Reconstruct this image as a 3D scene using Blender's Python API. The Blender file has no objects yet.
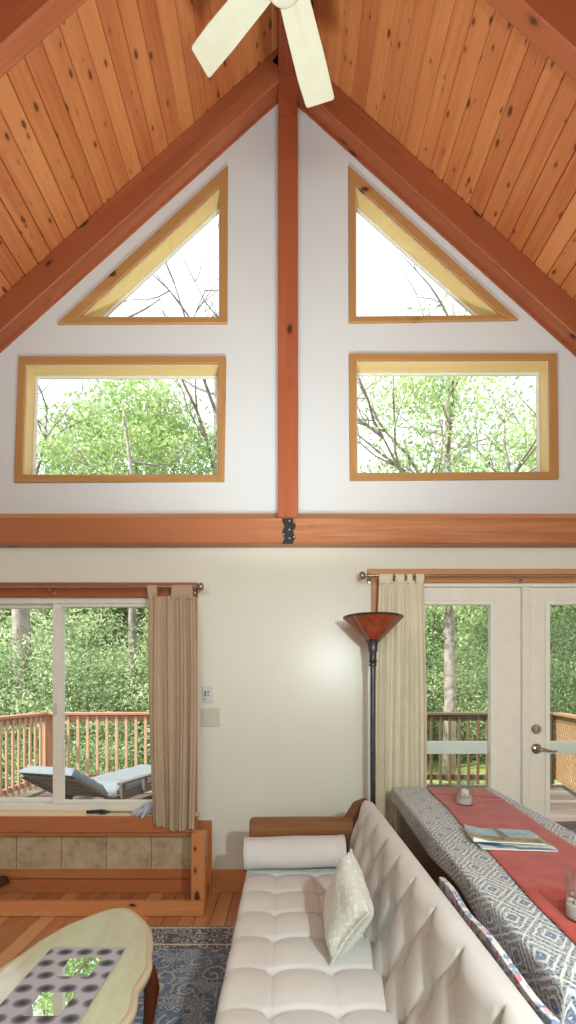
import bpy, bmesh, math, random
from mathutils import Vector, Matrix, noise
random.seed(7)
PI = math.pi
C = bpy.context.scene.collection
sc = bpy.context.scene

# ------------------------------------------------------------------ helpers
EYE, DIST, F = 1.34, 3.2, 480.0
def at(px, py, d):
    return Vector(((px-286)*d/F, d-DIST, EYE+(690-py)*d/F))
def W(px, py):                       # a point of the gable wall's inner face (X, Z)
    return ((px-286)/150.0, EYE+(690-py)/150.0)

def wm(o):
    m = o.matrix_basis.copy()
    while o.parent:
        o = o.parent; m = o.matrix_basis @ m
    return m

class MB:
    def __init__(s):
        s.v = []; s.f = []; s.uv = {}; s.pid = []; s.mi = []; s.cur = 0.0; s.cm = 0
    def face(s, idx):
        s.f.append(idx); s.pid.append(s.cur); s.mi.append(s.cm)
    def add(s, vs, fs, M=None):
        b = len(s.v)
        for p in vs:
            p = Vector(p)
            s.v.append(M @ p if M else p)
        for f in fs: s.face([b+i for i in f])
        return b
    def bm(s, bm, M=None):
        bm.verts.ensure_lookup_table(); bm.verts.index_update()
        s.add([v.co.copy() for v in bm.verts], [[v.index for v in f.verts] for f in bm.faces], M); bm.free()
    def box(s, a, b, bev=0.0, M=None, seg=1):
        a, b = Vector(a), Vector(b)
        lo = Vector([min(a[i], b[i]) for i in range(3)]); hi = Vector([max(a[i], b[i]) for i in range(3)])
        bm = bmesh.new(); bmesh.ops.create_cube(bm, size=1)
        for v in bm.verts:
            v.co = Vector([lo[i]+(v.co[i]+.5)*(hi[i]-lo[i]) for i in range(3)])
        if bev: bmesh.ops.bevel(bm, geom=bm.edges[:], offset=bev, segments=seg, affect='EDGES', profile=.5)
        s.bm(bm, M)
    def prism(s, poly, fn, a, b, bev=0.0):
        """poly: 2D points; fn(u, v, w) -> 3D; swept from w = a to b"""
        bm = bmesh.new()
        v0 = [bm.verts.new(fn(u, v, a)) for u, v in poly]; v1 = [bm.verts.new(fn(u, v, b)) for u, v in poly]
        n = len(poly)
        bm.faces.new(v0); bm.faces.new(v1[::-1])
        for i in range(n): bm.faces.new([v0[i], v1[i], v1[(i+1) % n], v0[(i+1) % n]])
        bmesh.ops.recalc_face_normals(bm, faces=bm.faces[:])
        if bev: bmesh.ops.bevel(bm, geom=bm.edges[:], offset=bev, segments=1, affect='EDGES')
        s.bm(bm)
    def tube(s, pts, r, n=8, cap=True):
        pts = [Vector(p) for p in pts]
        rs = r if isinstance(r, (list, tuple)) else [r]*len(pts)
        b = len(s.v); up = None
        for i, p in enumerate(pts):
            t = (pts[min(i+1, len(pts)-1)]-pts[max(i-1, 0)]).normalized()
            if up is None:
                up = Vector((0, 0, 1)) if abs(t.z) < .9 else Vector((1, 0, 0))
            x = t.cross(up).normalized(); y = x.cross(t).normalized(); up = y
            for k in range(n):
                a = 2*PI*k/n
                s.v.append(p+x*math.cos(a)*rs[i]+y*math.sin(a)*rs[i])
        for i in range(len(pts)-1):
            for k in range(n):
                s.face([b+i*n+k, b+i*n+(k+1) % n, b+(i+1)*n+(k+1) % n, b+(i+1)*n+k])
        if cap:
            s.face([b+k for k in range(n)][::-1]); s.face([b+(len(pts)-1)*n+k for k in range(n)])
    def lathe(s, prof, c=(0, 0, 0), n=24, M=None):
        vs = []; fs = []
        for r, z in prof:
            for k in range(n):
                a = 2*PI*k/n; vs.append(Vector((c[0]+r*math.cos(a), c[1]+r*math.sin(a), c[2]+z)))
        for i in range(len(prof)-1):
            for k in range(n):
                fs.append([i*n+k, i*n+(k+1) % n, (i+1)*n+(k+1) % n, (i+1)*n+k])
        if prof[0][0] > 1e-6: fs.append([k for k in range(n)][::-1])
        if prof[-1][0] > 1e-6: fs.append([(len(prof)-1)*n+k for k in range(n)])
        s.add(vs, fs, M)
    def grid(s, nu, nv, fn, uvf=None, closed_u=False):
        b = len(s.v)
        for j in range(nv+1):
            for i in range(nu+1):
                s.v.append(Vector(fn(i/nu, j/nv)))
                if uvf: s.uv[len(s.v)-1] = uvf(i/nu, j/nv)
        for j in range(nv):
            for i in range(nu):
                s.face([b+j*(nu+1)+i, b+j*(nu+1)+i+1, b+(j+1)*(nu+1)+i+1, b+(j+1)*(nu+1)+i])
        return b
    def slab(s, nu, nv, top, bot):
        """two surfaces over the same parameters, stitched into one closed body"""
        a = s.grid(nu, nv, top); b = len(s.v); n = nu+1
        for j in range(nv+1):
            for i in range(nu+1): s.v.append(Vector(bot(i/nu, j/nv)))
        for j in range(nv):
            for i in range(nu): s.face([b+j*n+i, b+(j+1)*n+i, b+(j+1)*n+i+1, b+j*n+i+1])
        ring = [i for i in range(nu)] + [j*n+nu for j in range(nv)] + [nv*n+i for i in range(nu, 0, -1)] + [j*n for j in range(nv, 0, -1)]
        for k in range(len(ring)):
            p, q = ring[k], ring[(k+1) % len(ring)]
            s.face([a+q, a+p, b+p, b+q])
    def build(s, name, mats, parent=None, loc=None, rot=None, smooth=False, angle=40, fix=True):
        me = bpy.data.meshes.new(name); o = bpy.data.objects.new(name, me); C.objects.link(o)
        if parent: o.parent = parent
        if loc: o.location = loc
        if rot: o.rotation_euler = rot
        inv = wm(o).inverted()
        me.from_pydata([inv @ p for p in s.v], [], s.f)
        if s.uv:
            l = me.uv_layers.new(name='UVMap')
            for lp in me.loops: l.data[lp.index].uv = s.uv.get(lp.vertex_index, (0, 0))
        if any(s.pid):
            at_ = me.attributes.new('pid', 'FLOAT', 'FACE'); at_.data.foreach_set('value', s.pid)
        if not isinstance(mats, (list, tuple)): mats = [mats]
        for m in mats: me.materials.append(m)
        if len(mats) > 1: me.polygons.foreach_set('material_index', s.mi)
        if fix:
            b = bmesh.new(); b.from_mesh(me); bmesh.ops.recalc_face_normals(b, faces=b.faces[:]); b.to_mesh(me); b.free()
        if smooth:
            me.polygons.foreach_set('use_smooth', [True]*len(me.polygons))
            try: me.set_sharp_from_angle(angle=math.radians(angle))
            except Exception: pass
        me.update()
        return o

def tag(o, label=None, cat=None, group=None, kind=None):
    if label: o['label'] = label
    if cat: o['category'] = cat
    if group: o['group'] = group
    if kind: o['kind'] = kind
    return o
def thing(name, label, cat, loc=(0, 0, 0), rz=0, group=None):
    o = bpy.data.objects.new(name, None); C.objects.link(o)
    o.empty_display_size = .1
    o.location = loc; o.rotation_euler = (0, 0, rz)
    return tag(o, label, cat, group)
def struct(o, label, cat):
    return tag(o, label, cat, None, 'structure')
def sthing(name, label, cat, loc=(0, 0, 0)):
    o = thing(name, label, cat, loc); o['kind'] = 'structure'; return o
def copy_tree(o, parent=None):
    c = o.copy(); C.objects.link(c); c.parent = parent
    for ch in [k for k in bpy.data.objects if k.parent == o]: copy_tree(ch, c)
    return c

# ------------------------------------------------------------------ materials
def srgb(r, g, b):
    f = lambda c: (c/255/12.92) if c/255 <= .04045 else ((c/255+.055)/1.055)**2.4
    return (f(r), f(g), f(b), 1)
class NT:
    def __init__(s, name):
        s.m = bpy.data.materials.new(name); s.m.use_nodes = True
        s.t = s.m.node_tree; s.t.nodes.clear()
        s.out = s.n('ShaderNodeOutputMaterial')
    def n(s, ty, **kw):
        x = s.t.nodes.new(ty)
        for k, v in kw.items(): setattr(x, k, v)
        return x
    def l(s, a, b): s.t.links.new(a, b)
    def val(s, sock, v):
        if hasattr(v, 'default_value') or hasattr(v, 'is_linked'): s.l(v, sock)
        else: sock.default_value = v
    def math(s, op, a, b=None, c=None, clamp=False):
        x = s.n('ShaderNodeMath', operation=op, use_clamp=clamp)
        s.val(x.inputs[0], a)
        if b is not None: s.val(x.inputs[1], b)
        if c is not None: s.val(x.inputs[2], c)
        return x.outputs[0]
    def vmath(s, op, a, b=None):
        x = s.n('ShaderNodeVectorMath', operation=op)
        s.val(x.inputs[0], a)
        if b is not None: s.val(x.inputs[1], b)
        return x.outputs[0]
    def mix(s, fac, a, b, bt='MIX'):
        x = s.n('ShaderNodeMix', data_type='RGBA', blend_type=bt)
        s.val(x.inputs[0], fac); s.val(x.inputs[6], a); s.val(x.inputs[7], b)
        return x.outputs[2]
    def ramp(s, fac, stops, interp='LINEAR'):
        x = s.n('ShaderNodeValToRGB'); x.color_ramp.interpolation = interp
        e = x.color_ramp.elements
        e[0].position, e[0].color = stops[0]; e[1].position, e[1].color = stops[-1]
        for p, c in stops[1:-1]:
            k = e.new(p); k.color = c
        s.val(x.inputs[0], fac); return x.outputs[0]
    def noise(s, vec, scale, detail=3, rough=.5, dist=0, out=0):
        x = s.n('ShaderNodeTexNoise'); x.inputs['Scale'].default_value = scale
        x.inputs['Detail'].default_value = detail; x.inputs['Roughness'].default_value = rough
        x.inputs['Distortion'].default_value = dist
        if vec is not None: s.l(vec, x.inputs['Vector'])
        return x.outputs[out]
    def voro(s, vec, scale, feature='F1', out='Distance', rnd=1.0):
        x = s.n('ShaderNodeTexVoronoi', feature=feature); x.inputs['Scale'].default_value = scale
        x.inputs['Randomness'].default_value = rnd
        if vec is not None: s.l(vec, x.inputs['Vector'])
        return x.outputs[out]
    def obj(s): return s.n('ShaderNodeTexCoord').outputs['Object']
    def uv(s): return s.n('ShaderNodeTexCoord').outputs['UV']
    def sep(s, v):
        x = s.n('ShaderNodeSeparateXYZ'); s.l(v, x.inputs[0]); return x.outputs
    def comb(s, x_, y_, z_):
        x = s.n('ShaderNodeCombineXYZ')
        for i, v in enumerate((x_, y_, z_)): s.val(x.inputs[i], v)
        return x.outputs[0]
    def bsdf(s, color, rough=.5, metal=0, spec=.5, bump=None, bstr=.3, bdist=.01, coat=0, sheen=0):
        p = s.n('ShaderNodeBsdfPrincipled')
        s.val(p.inputs['Base Color'], color); s.val(p.inputs['Roughness'], rough)
        p.inputs['Metallic'].default_value = metal; p.inputs['Specular IOR Level'].default_value = spec
        p.inputs['Coat Weight'].default_value = coat; p.inputs['Coat Roughness'].default_value = .08
        p.inputs['Sheen Weight'].default_value = sheen
        if bump is not None:
            b = s.n('ShaderNodeBump'); b.inputs['Strength'].default_value = bstr; b.inputs['Distance'].default_value = bdist
            s.l(bump, b.inputs['Height']); s.l(b.outputs[0], p.inputs['Normal'])
        s.l(p.outputs[0], s.out.inputs[0]); return p

def plain(name, rgb, rough=.5, metal=0, bump=0, bscale=60, var=.06, spec=.5, sheen=0):
    t = NT(name); o = t.obj()
    n1 = t.noise(o, bscale*.25, 4)
    c = srgb(*rgb); d = tuple(x*(1-var*2) for x in c[:3])+(1,); e = tuple(min(1, x*(1+var)) for x in c[:3])+(1,)
    col = t.ramp(n1, [(.3, d), (.7, e)])
    t.bsdf(col, rough, metal, spec, t.noise(o, bscale, 3) if bump else None, bump, .004, sheen=sheen)
    return t.m

def wood(name, light, dark, axis='Z', knots=.5, rough=.45, knot_rgb=(52, 22, 10), plank=.5, kscale=1.0, coat=0, gr=1.0):
    t = NT(name); o = t.obj()
    inf = t.n('ShaderNodeObjectInfo').outputs['Random']
    at_ = t.n('ShaderNodeAttribute'); at_.attribute_name = 'pid'; pid = at_.outputs['Fac']
    off = t.math('ADD', t.math('MULTIPLY', inf, 37.0), t.math('MULTIPLY', pid, 91.0))
    ov = t.vmath('ADD', o, t.comb(off, t.math('MULTIPLY', off, 1.7), t.math('MULTIPLY', off, .6)))
    i = 'XYZ'.index(axis)
    def sc_(g, c):
        v = [c]*3; v[i] = g; return t.vmath('MULTIPLY', ov, tuple(v))
    g1 = t.noise(sc_(.9, 14), 1.0*gr, 5, .6, .6)
    g2 = t.noise(sc_(2.5, 70), 1.0*gr, 3, .6, .2)
    big = t.noise(sc_(.5, 2.5), 1.0, 2)
    fac = t.math('ADD', t.math('MULTIPLY', g1, .65), t.math('MULTIPLY', g2, .35))
    fac = t.math('ADD', fac, t.math('MULTIPLY', t.math('SUBTRACT', big, .5), .7))
    fac = t.math('ADD', fac, t.math('MULTIPLY', t.math('SUBTRACT', t.math('FRACT', t.math('MULTIPLY', pid, 7.31)), .5), plank))
    col = t.ramp(fac, [(.28, srgb(*dark)), (.72, srgb(*light))])
    if knots:
        kv = sc_(4.6*kscale, 8.5*kscale)
        vx = t.n('ShaderNodeTexVoronoi'); vx.inputs['Scale'].default_value = 1.0; t.l(t.vmath('ADD', kv, t.vmath('MULTIPLY', t.noise(kv, 2.5, 2, out=1), (.18, .18, .18))), vx.inputs['Vector'])
        rnd = t.sep(vx.outputs['Color'])[0]
        size = t.math('MULTIPLY', t.math('SUBTRACT', rnd, 1-knots), .30/max(knots, .01))
        k = t.math('SMOOTH_MIN', 1.0, t.math('MAXIMUM', t.math('DIVIDE', t.math('SUBTRACT', size, vx.outputs['Distance']), .07), 0.0), .2)
        halo = t.math('MULTIPLY', t.math('MAXIMUM', t.math('SUBTRACT', t.math('ADD', size, .16), vx.outputs['Distance']), 0.0), 1.6, clamp=True)
        halo = t.math('MULTIPLY', halo, t.math('GREATER_THAN', size, 0.0))
        col = t.mix(halo, col, srgb(*[int(a*.62) for a in dark]))
        col = t.mix(t.math('MULTIPLY', k, .85, clamp=True), col, srgb(*knot_rgb))
    t.bsdf(col, rough, 0, .4, g2, .12, .003, coat=coat)
    return t.m

def glassy(name, tint=(.97, .985, .98, 1), base=.03, rough=0.0):
    t = NT(name)
    tr = t.n('ShaderNodeBsdfTransparent'); tr.inputs[0].default_value = tint
    gl = t.n('ShaderNodeBsdfGlossy'); gl.inputs['Roughness'].default_value = rough
    lw = t.n('ShaderNodeLayerWeight'); lw.inputs[0].default_value = .5
    fr = t.math('ADD', t.math('MULTIPLY', t.math('POWER', lw.outputs['Facing'], 4.0), .7), base)
    mx = t.n('ShaderNodeMixShader'); t.l(fr, mx.inputs[0]); t.l(tr.outputs[0], mx.inputs[1]); t.l(gl.outputs[0], mx.inputs[2])
    t.l(mx.outputs[0], t.out.inputs[0]); return t.m

M = {}
def wallpaint(name, rgb, rough):
    t = NT(name); o = t.obj()
    col = t.ramp(t.noise(o, 1.5, 4), [(.3, srgb(*[c-4 for c in rgb])), (.7, srgb(*rgb))])
    t.bsdf(col, rough, 0, .5, t.noise(o, 240, 3), .06, .002); return t.m
M['wall_low'] = wallpaint('warm_lit_wall_paint', (226, 224, 212), .3)  # warmer lighting of the lower gable wall put into the paint colour
M['wall_up'] = wallpaint('sky_lit_wall_paint', (216, 219, 222), .5)  # same gable wall higher up: cool sky light put into the colour
M['white'] = plain('white_paint', (232, 232, 224), .35, var=.02)
M['door_white'] = plain('cream_door_paint', (230, 228, 218), .35, var=.02)
M['vinyl'] = plain('white_vinyl', (228, 226, 218), .3, var=.02)
PL, PD = (205, 132, 74), (160, 84, 40)
M['ceil'] = wood('pine_ceiling_planks', (202, 132, 80), (170, 94, 54), 'Y', .5, .42, (92, 44, 22), plank=.18, kscale=2.7, gr=1.6)
M['raft'] = wood('cedar_beam', (190, 118, 80), (152, 82, 50), 'X', .25, .5, kscale=1.3)
M['post'] = wood('cedar_post', (186, 112, 76), (160, 84, 52), 'Z', .25, .5, kscale=1.3)
M['beam'] = wood('cedar_crossbeam', (222, 170, 124), (172, 106, 68), 'X', .14, .45, kscale=1.2)
M['casing_x'] = wood('pine_casing_across', (204, 162, 110), (176, 130, 80), 'X', .16, .4, kscale=1.4)
M['casing_z'] = wood('pine_casing_upright', (204, 162, 110), (176, 130, 80), 'Z', .16, .4, kscale=1.4)
M['jamb'] = wood('pale_pine_jamb', (240, 220, 172), (224, 196, 138), 'X', .0, .4)
M['header'] = wood('cedar_header', (194, 122, 84), (158, 86, 54), 'X', .12, .4)
M['header_r'] = wood('fir_header', (222, 174, 130), (198, 142, 98), 'X', .1, .4)
M['trim_z'] = wood('orange_pine_upright', (214, 156, 104), (182, 114, 70), 'Z', .34, .35, coat=.2, kscale=1.8)
M['trim_x'] = wood('orange_pine_across', (208, 148, 98), (174, 106, 66), 'X', .3, .35, coat=.2, kscale=1.8)
M['trim_lz'] = wood('light_orange_pine_upright', (226, 168, 112), (200, 128, 78), 'Z', .34, .35, coat=.2, kscale=1.6)
M['trim_lx'] = wood('light_orange_pine_across', (228, 170, 114), (204, 134, 84), 'X', .4, .35, coat=.2, kscale=1.7)
M['stool'] = wood('pale_sill_board', (242, 222, 180), (226, 194, 146), 'X', .1, .3)
M['floorw'] = wood('floor_planks', (212, 158, 108), (174, 114, 72), 'Y', .12, .22, plank=.5, coat=.25)
M['walnut'] = wood('walnut_arm', (170, 126, 84), (112, 72, 42), 'X', .0, .35, gr=.7)
M['walnut_z'] = wood('walnut_frame', (156, 110, 66), (104, 66, 36), 'Z', .0, .4)
M['tablewood'] = wood('dark_table_wood', (126, 96, 62), (92, 66, 40), 'Y', .0, .45)
M['legwood'] = wood('cabriole_leg_wood', (140, 74, 34), (84, 38, 16), 'Z', .0, .3, coat=.3)
M['logwood'] = wood('split_firewood', (128, 84, 50), (70, 42, 24), 'X', .1, .8)
M['cedar_rail'] = wood('cedar_railing_across', (206, 160, 136), (180, 124, 100), 'X', .0, .6)
M['cedar_bal'] = wood('cedar_baluster', (216, 186, 156), (196, 156, 126), 'Z', .0, .6)
M['shaded_rail'] = wood('shaded_cedar_rail', (128, 110, 86), (96, 78, 58), 'X', .0, .8)  # right half of the cedar railing: tree shade put into the colour
M['shaded_bal'] = wood('shaded_cedar_baluster', (128, 108, 78), (98, 78, 54), 'Z', .0, .8)
M['lattice'] = wood('weathered_lattice', (170, 142, 106), (136, 106, 74), 'Z', .0, .7)
M['deck'] = wood('weathered_deck', (112, 100, 92), (82, 72, 66), 'X', .05, .8)
M['teak'] = wood('grey_lounger_wood', (136, 126, 116), (96, 88, 82), 'Y', .0, .7)
M['outcush'] = plain('outdoor_cushion', (112, 119, 126), .8, bump=.2, bscale=120)
M['bronze'] = plain('dark_bronze', (84, 79, 84), .38, .75, var=.15)
M['iron'] = plain('black_iron', (44, 42, 42), .55, .3, var=.1)
M['nickel'] = plain('aged_nickel', (172, 162, 148), .28, .9, var=.08)
M['screw'] = plain('bright_screw', (206, 206, 204), .3, .5)
M['fan'] = plain('fan_white', (222, 222, 200), .4, var=.02)
M['fan_tan'] = plain('fan_bronze_ring', (128, 96, 60), .4, .4)
M['linen'] = None
M['glass'] = glassy('window_glass')
M['cupglass'] = glassy('clear_jar_glass', (.93, .95, .95, 1), .09)
M['black'] = plain('black_plastic', (30, 32, 38), .35)
M['black_blue'] = plain('lighter_handle', (28, 40, 62), .3)
M['stem'] = plain('lighter_stem', (66, 52, 44), .4, .5)
M['glove'] = plain('grey_glove_cloth', (186, 188, 204), .85, bump=.3, bscale=90, var=.12)
M['plastic'] = plain('ivory_plastic', (204, 200, 184), .4, var=.02)
M['plastic_w'] = plain('white_plastic', (214, 211, 208), .4, var=.02)
M['grey_key'] = plain('grey_button', (96, 94, 90), .5)
M['wax'] = plain('white_wax', (240, 236, 224), .5, var=.03)
M['sand'] = plain('white_sand', (214, 210, 202), .95, bump=.6, bscale=300, var=.1)
M['shell'] = plain('pink_shells', (222, 196, 186), .5, var=.12, bscale=120)
M['paper'] = plain('page_paper', (226, 224, 214), .6, var=.02)
M['grass'] = plain('lawn', (138, 150, 84), .95, bump=.8, bscale=20, var=.3)
M['bark'] = plain('tree_bark', (128, 112, 96), .95, bump=.8, bscale=30, var=.3)
M['bark_pale'] = plain('pale_branch_bark', (150, 140, 134), .95, bump=.8, bscale=30, var=.25)

def fabric(name, rgb, weave=500, rough=.9, var=.05):
    t = NT(name); o = t.obj()
    col = t.ramp(t.noise(o, 5, 4), [(.3, srgb(*[int(c*(1-var)) for c in rgb])), (.7, srgb(*rgb))])
    t.bsdf(col, rough, 0, .2, t.noise(o, weave, 2), .15, .002, sheen=.15); return t.m
M['sofa'] = fabric('oatmeal_sofa_fabric', (212, 209, 205))
M['bolster'] = fabric('bolster_fabric', (212, 208, 206))
M['curtain_tan'] = fabric('tan_curtain_cloth', (190, 166, 142), 700)
M['curtain_cream'] = fabric('cream_curtain_cloth', (226, 218, 194), 700)

# light brocade throw pillow
t = NT('damask_pillow'); o = t.obj()
v = t.voro(t.vmath('ADD', o, t.vmath('MULTIPLY', t.noise(o, 18, 2, out=1), (.06, .06, .06))), 42, 'SMOOTH_F1')
f = t.math('SINE', t.math('MULTIPLY', v, 11))
t.bsdf(t.ramp(f, [(.2, srgb(212, 214, 204)), (.8, srgb(234, 234, 228))]), .55, 0, .4, f, .2, .003, sheen=.3); M['pillow'] = t.m

# tiles under the window
t = NT('stone_tile'); o = t.obj(); x, y, z = t.sep(o)
n1 = t.noise(o, 7, 6, .65); n2 = t.noise(o, 40, 4, .7)
c = t.ramp(t.math('ADD', t.math('MULTIPLY', n1, .7), t.math('MULTIPLY', n2, .3)), [(.32, srgb(146, 122, 92)), (.5, srgb(182, 160, 128)), (.7, srgb(200, 182, 152))])
t.bsdf(c, .5, 0, .4, n2, .2, .003); M['tile'] = t.m
M['grout'] = plain('tile_grout', (138, 120, 98), .9)

# rug: navy ground, cream scrolls, banded border at the far end
t = NT('persian_rug'); o = t.obj(); x, y, z = t.sep(o)
def scroll(vec, scale, freq, thr, dist=.1):
    w_ = t.vmath('ADD', vec, t.vmath('MULTIPLY', t.noise(vec, scale*.45, 2, out=1), (dist, dist, 0)))
    vv = t.voro(w_, scale, 'F1', 'Distance', .85)
    s_ = t.math('ABSOLUTE', t.math('SINE', t.math('MULTIPLY', vv, freq)))
    return t.math('LESS_THAN', s_, thr)
flat = t.comb(x, y, 0.0)
def curls(vec, scale, turns, thr, petals):
    """spiral scrolls and petalled rosettes, one in each cell"""
    vx = t.n('ShaderNodeTexVoronoi', feature='F1'); vx.inputs['Scale'].default_value = scale; vx.inputs['Randomness'].default_value = .75
    t.l(vec, vx.inputs['Vector'])
    d = t.vmath('SUBTRACT', t.vmath('MULTIPLY', vec, (scale, scale, 0)), t.vmath('MULTIPLY', vx.outputs['Position'], (scale, scale, 0)))
    dx, dy, dz = t.sep(d); an = t.math('ARCTAN2', dy, dx); r = vx.outputs['Distance']
    rnd = t.sep(vx.outputs['Color'])[0]
    sgn = t.math('SUBTRACT', t.math('MULTIPLY', t.math('GREATER_THAN', rnd, .5), 2.0), 1.0)
    sp = t.math('ADD', t.math('MULTIPLY', t.math('MULTIPLY', an, sgn), 1/(2*PI)), t.math('ADD', t.math('MULTIPLY', r, turns), t.math('MULTIPLY', rnd, 5.0)))
    spiral = t.math('LESS_THAN', t.math('ABSOLUTE', t.math('SUBTRACT', t.math('FRACT', t.math('ADD', sp, 10.0)), .5)), thr)
    rp = t.math('ADD', r, t.math('MULTIPLY', t.math('COSINE', t.math('MULTIPLY', an, petals)), .07))
    ros = t.math('LESS_THAN', t.math('ABSOLUTE', t.math('SUBTRACT', t.math('PINGPONG', rp, .17), .085)), .035)
    ros = t.math('MULTIPLY', ros, t.math('LESS_THAN', rp, .5))
    pick = t.math('GREATER_THAN', t.sep(vx.outputs['Color'])[1], .62)
    return t.math('ADD', t.math('MULTIPLY', ros, pick), t.math('MULTIPLY', spiral, t.math('SUBTRACT', 1.0, pick)), clamp=True)
wv = t.vmath('ADD', flat, t.vmath('MULTIPLY', t.noise(flat, 9, 2, out=1), (.05, .05, 0)))
c1 = curls(wv, 8.5, 3.2, .11, 9.0); c2 = curls(t.vmath('ADD', wv, (3.3, 1.7, 0)), 19, 2.6, .15, 6.0)
pat = t.math('MAXIMUM', t.math('MULTIPLY', c1, .85), t.math('MULTIPLY', c2, .5))
blot = t.noise(flat, 60, 3)
pat = t.math('MULTIPLY', pat, t.math('ADD', t.math('MULTIPLY', blot, .9), .3), clamp=True)
ground = t.ramp(t.noise(flat, 5, 4), [(.3, srgb(70, 90, 116)), (.7, srgb(106, 132, 156))])
field = t.mix(pat, ground, srgb(206, 204, 196))
# border bands by distance from the far edge (local y = 0 at far edge, negative towards the viewer) and side edges
dfar = t.math('MULTIPLY', y, -1.0); dl = x
de = t.math('MINIMUM', dfar, dl)
inb = t.math('LESS_THAN', de, .235)
bandc = t.mix(t.math('MULTIPLY', curls(wv, 21, 2.4, .2, 6.0), .85), srgb(84, 90, 102), srgb(196, 194, 188))
stripe = t.math('LESS_THAN', t.math('ABSOLUTE', t.math('SUBTRACT', t.math('PINGPONG', t.math('ADD', de, .012), .118), .03)), .007)
bandc = t.mix(stripe, bandc, srgb(212, 208, 198))
c = t.mix(inb, field, bandc)
t.bsdf(c, .95, 0, .15, t.noise(o, 420, 2), .5, .004, sheen=.2); M['rug'] = t.m

# tablecloth: blue and white stepped diamonds (uv in metres)
t = NT('blue_diamond_cloth'); u = t.uv(); x, y, z = t.sep(u)
p = t.math('ADD', t.math('MULTIPLY', x, 8.0), t.math('MULTIPLY', y, 5.6)); q = t.math('SUBTRACT', t.math('MULTIPLY', x, 8.0), t.math('MULTIPLY', y, 5.6))
wob = t.math('MULTIPLY', t.noise(u, 60, 2), .12)
dp = t.math('PINGPONG', t.math('ADD', p, wob), .5); dq = t.math('PINGPONG', t.math('ADD', q, wob), .5)
dd = t.math('MINIMUM', dp, dq)
ring = t.math('PINGPONG', dd, .085)
lines = t.math('LESS_THAN', ring, .03)
fine = t.math('GREATER_THAN', t.noise(u, 190, 2, .6), .52)
zig = t.math('GREATER_THAN', t.math('SINE', t.math('ADD', t.math('MULTIPLY', x, 420), t.math('MULTIPLY', t.math('PINGPONG', t.math('MULTIPLY', y, 60), 1.0), 5))), .1)
base = t.mix(fine, srgb(80, 98, 128), srgb(176, 182, 186))
base = t.mix(t.math('MULTIPLY', zig, .45), base, srgb(196, 198, 190))
core = t.math('GREATER_THAN', dd, .33)
base = t.mix(t.math('MULTIPLY', core, .55), base, srgb(84, 104, 150))
c = t.mix(t.math('MULTIPLY', lines, .85), base, srgb(220, 222, 214))
t.bsdf(c, .9, 0, .2, t.noise(u, 600, 2), .2, .002, sheen=.2); M['cloth'] = t.m
# red runner
t = NT('brick_red_runner'); o = t.obj()
c = t.ramp(t.noise(o, 14, 4), [(.3, srgb(156, 44, 36)), (.7, srgb(186, 66, 54))])
t.bsdf(c, .7, 0, .3, t.noise(o, 420, 2), .2, .002, sheen=.2); M['runner'] = t.m
# grey runner with shaded dots on the coffee table
t = NT('dotted_grey_runner'); o = t.obj(); x, y, z = t.sep(o)
row = t.math('FLOOR', t.math('MULTIPLY', y, 1/.066))
xs = t.math('ADD', x, t.math('MULTIPLY', t.math('MODULO', t.math('ABSOLUTE', row), 2.0), .033))
fx = t.math('SUBTRACT', t.math('FRACT', t.math('MULTIPLY', xs, 1/.066)), .5); fy = t.math('SUBTRACT', t.math('FRACT', t.math('MULTIPLY', y, 1/.066)), .5)
r2 = t.math('SQRT', t.math('ADD', t.math('MULTIPLY', fx, fx), t.math('MULTIPLY', t.math('MULTIPLY', fy, fy), 1.6)))
c = t.ramp(r2, [(.08, srgb(64, 66, 74)), (.3, srgb(116, 116, 124)), (.46, srgb(184, 184, 194))])
t.bsdf(c, .75, 0, .3, t.noise(o, 500, 2), .15, .002); M['dots'] = t.m
# lacquered, worn cream table top
t = NT('cream_lacquer'); o = t.obj()
n1 = t.noise(t.vmath('MULTIPLY', o, (9, 2.2, 9)), 1.0, 5, .6, .5)
c = t.ramp(n1, [(.3, srgb(196, 192, 160)), (.6, srgb(216, 214, 194)), (.8, srgb(224, 220, 202))])
t.bsdf(c, .16, 0, .9, n1, .03, .002, coat=1.0); M['lacquer'] = t.m
M['lacquer_edge'] = wood('worn_cream_edge', (222, 214, 196), (200, 184, 156), 'Y', .0, .45)
t = NT('mirror_glass'); t.bsdf((.9, .92, .92, 1), .01, 1.0); M['mirror'] = t.m
# floral quilt
t = NT('floral_quilt'); o = t.obj()
vx = t.n('ShaderNodeTexVoronoi'); vx.inputs['Scale'].default_value = 52; t.l(t.vmath('ADD', o, t.vmath('MULTIPLY', t.noise(o, 30, 2, out=1), (.03, .03, .03))), vx.inputs['Vector'])
hue = t.ramp(t.sep(vx.outputs['Color'])[0], [(0, srgb(132, 154, 190)), (.22, srgb(210, 140, 162)), (.4, srgb(222, 220, 222)), (.65, srgb(150, 174, 182)), (.85, srgb(218, 184, 194))], 'CONSTANT')
c = t.mix(t.math('LESS_THAN', vx.outputs['Distance'], .62), srgb(222, 220, 220), hue)
t.bsdf(c, .85, 0, .2, t.noise(o, 300, 2), .2, .003); M['floral'] = t.m
# amber mica lamp panels
t = NT('amber_mica'); o = t.obj()
n1 = t.noise(o, 16, 6, .7, .8)
c = t.ramp(n1, [(.3, srgb(112, 44, 28)), (.55, srgb(158, 72, 46)), (.75, srgb(184, 102, 68))])
t.bsdf(c, .35, 0, .5); M['mica'] = t.m
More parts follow.
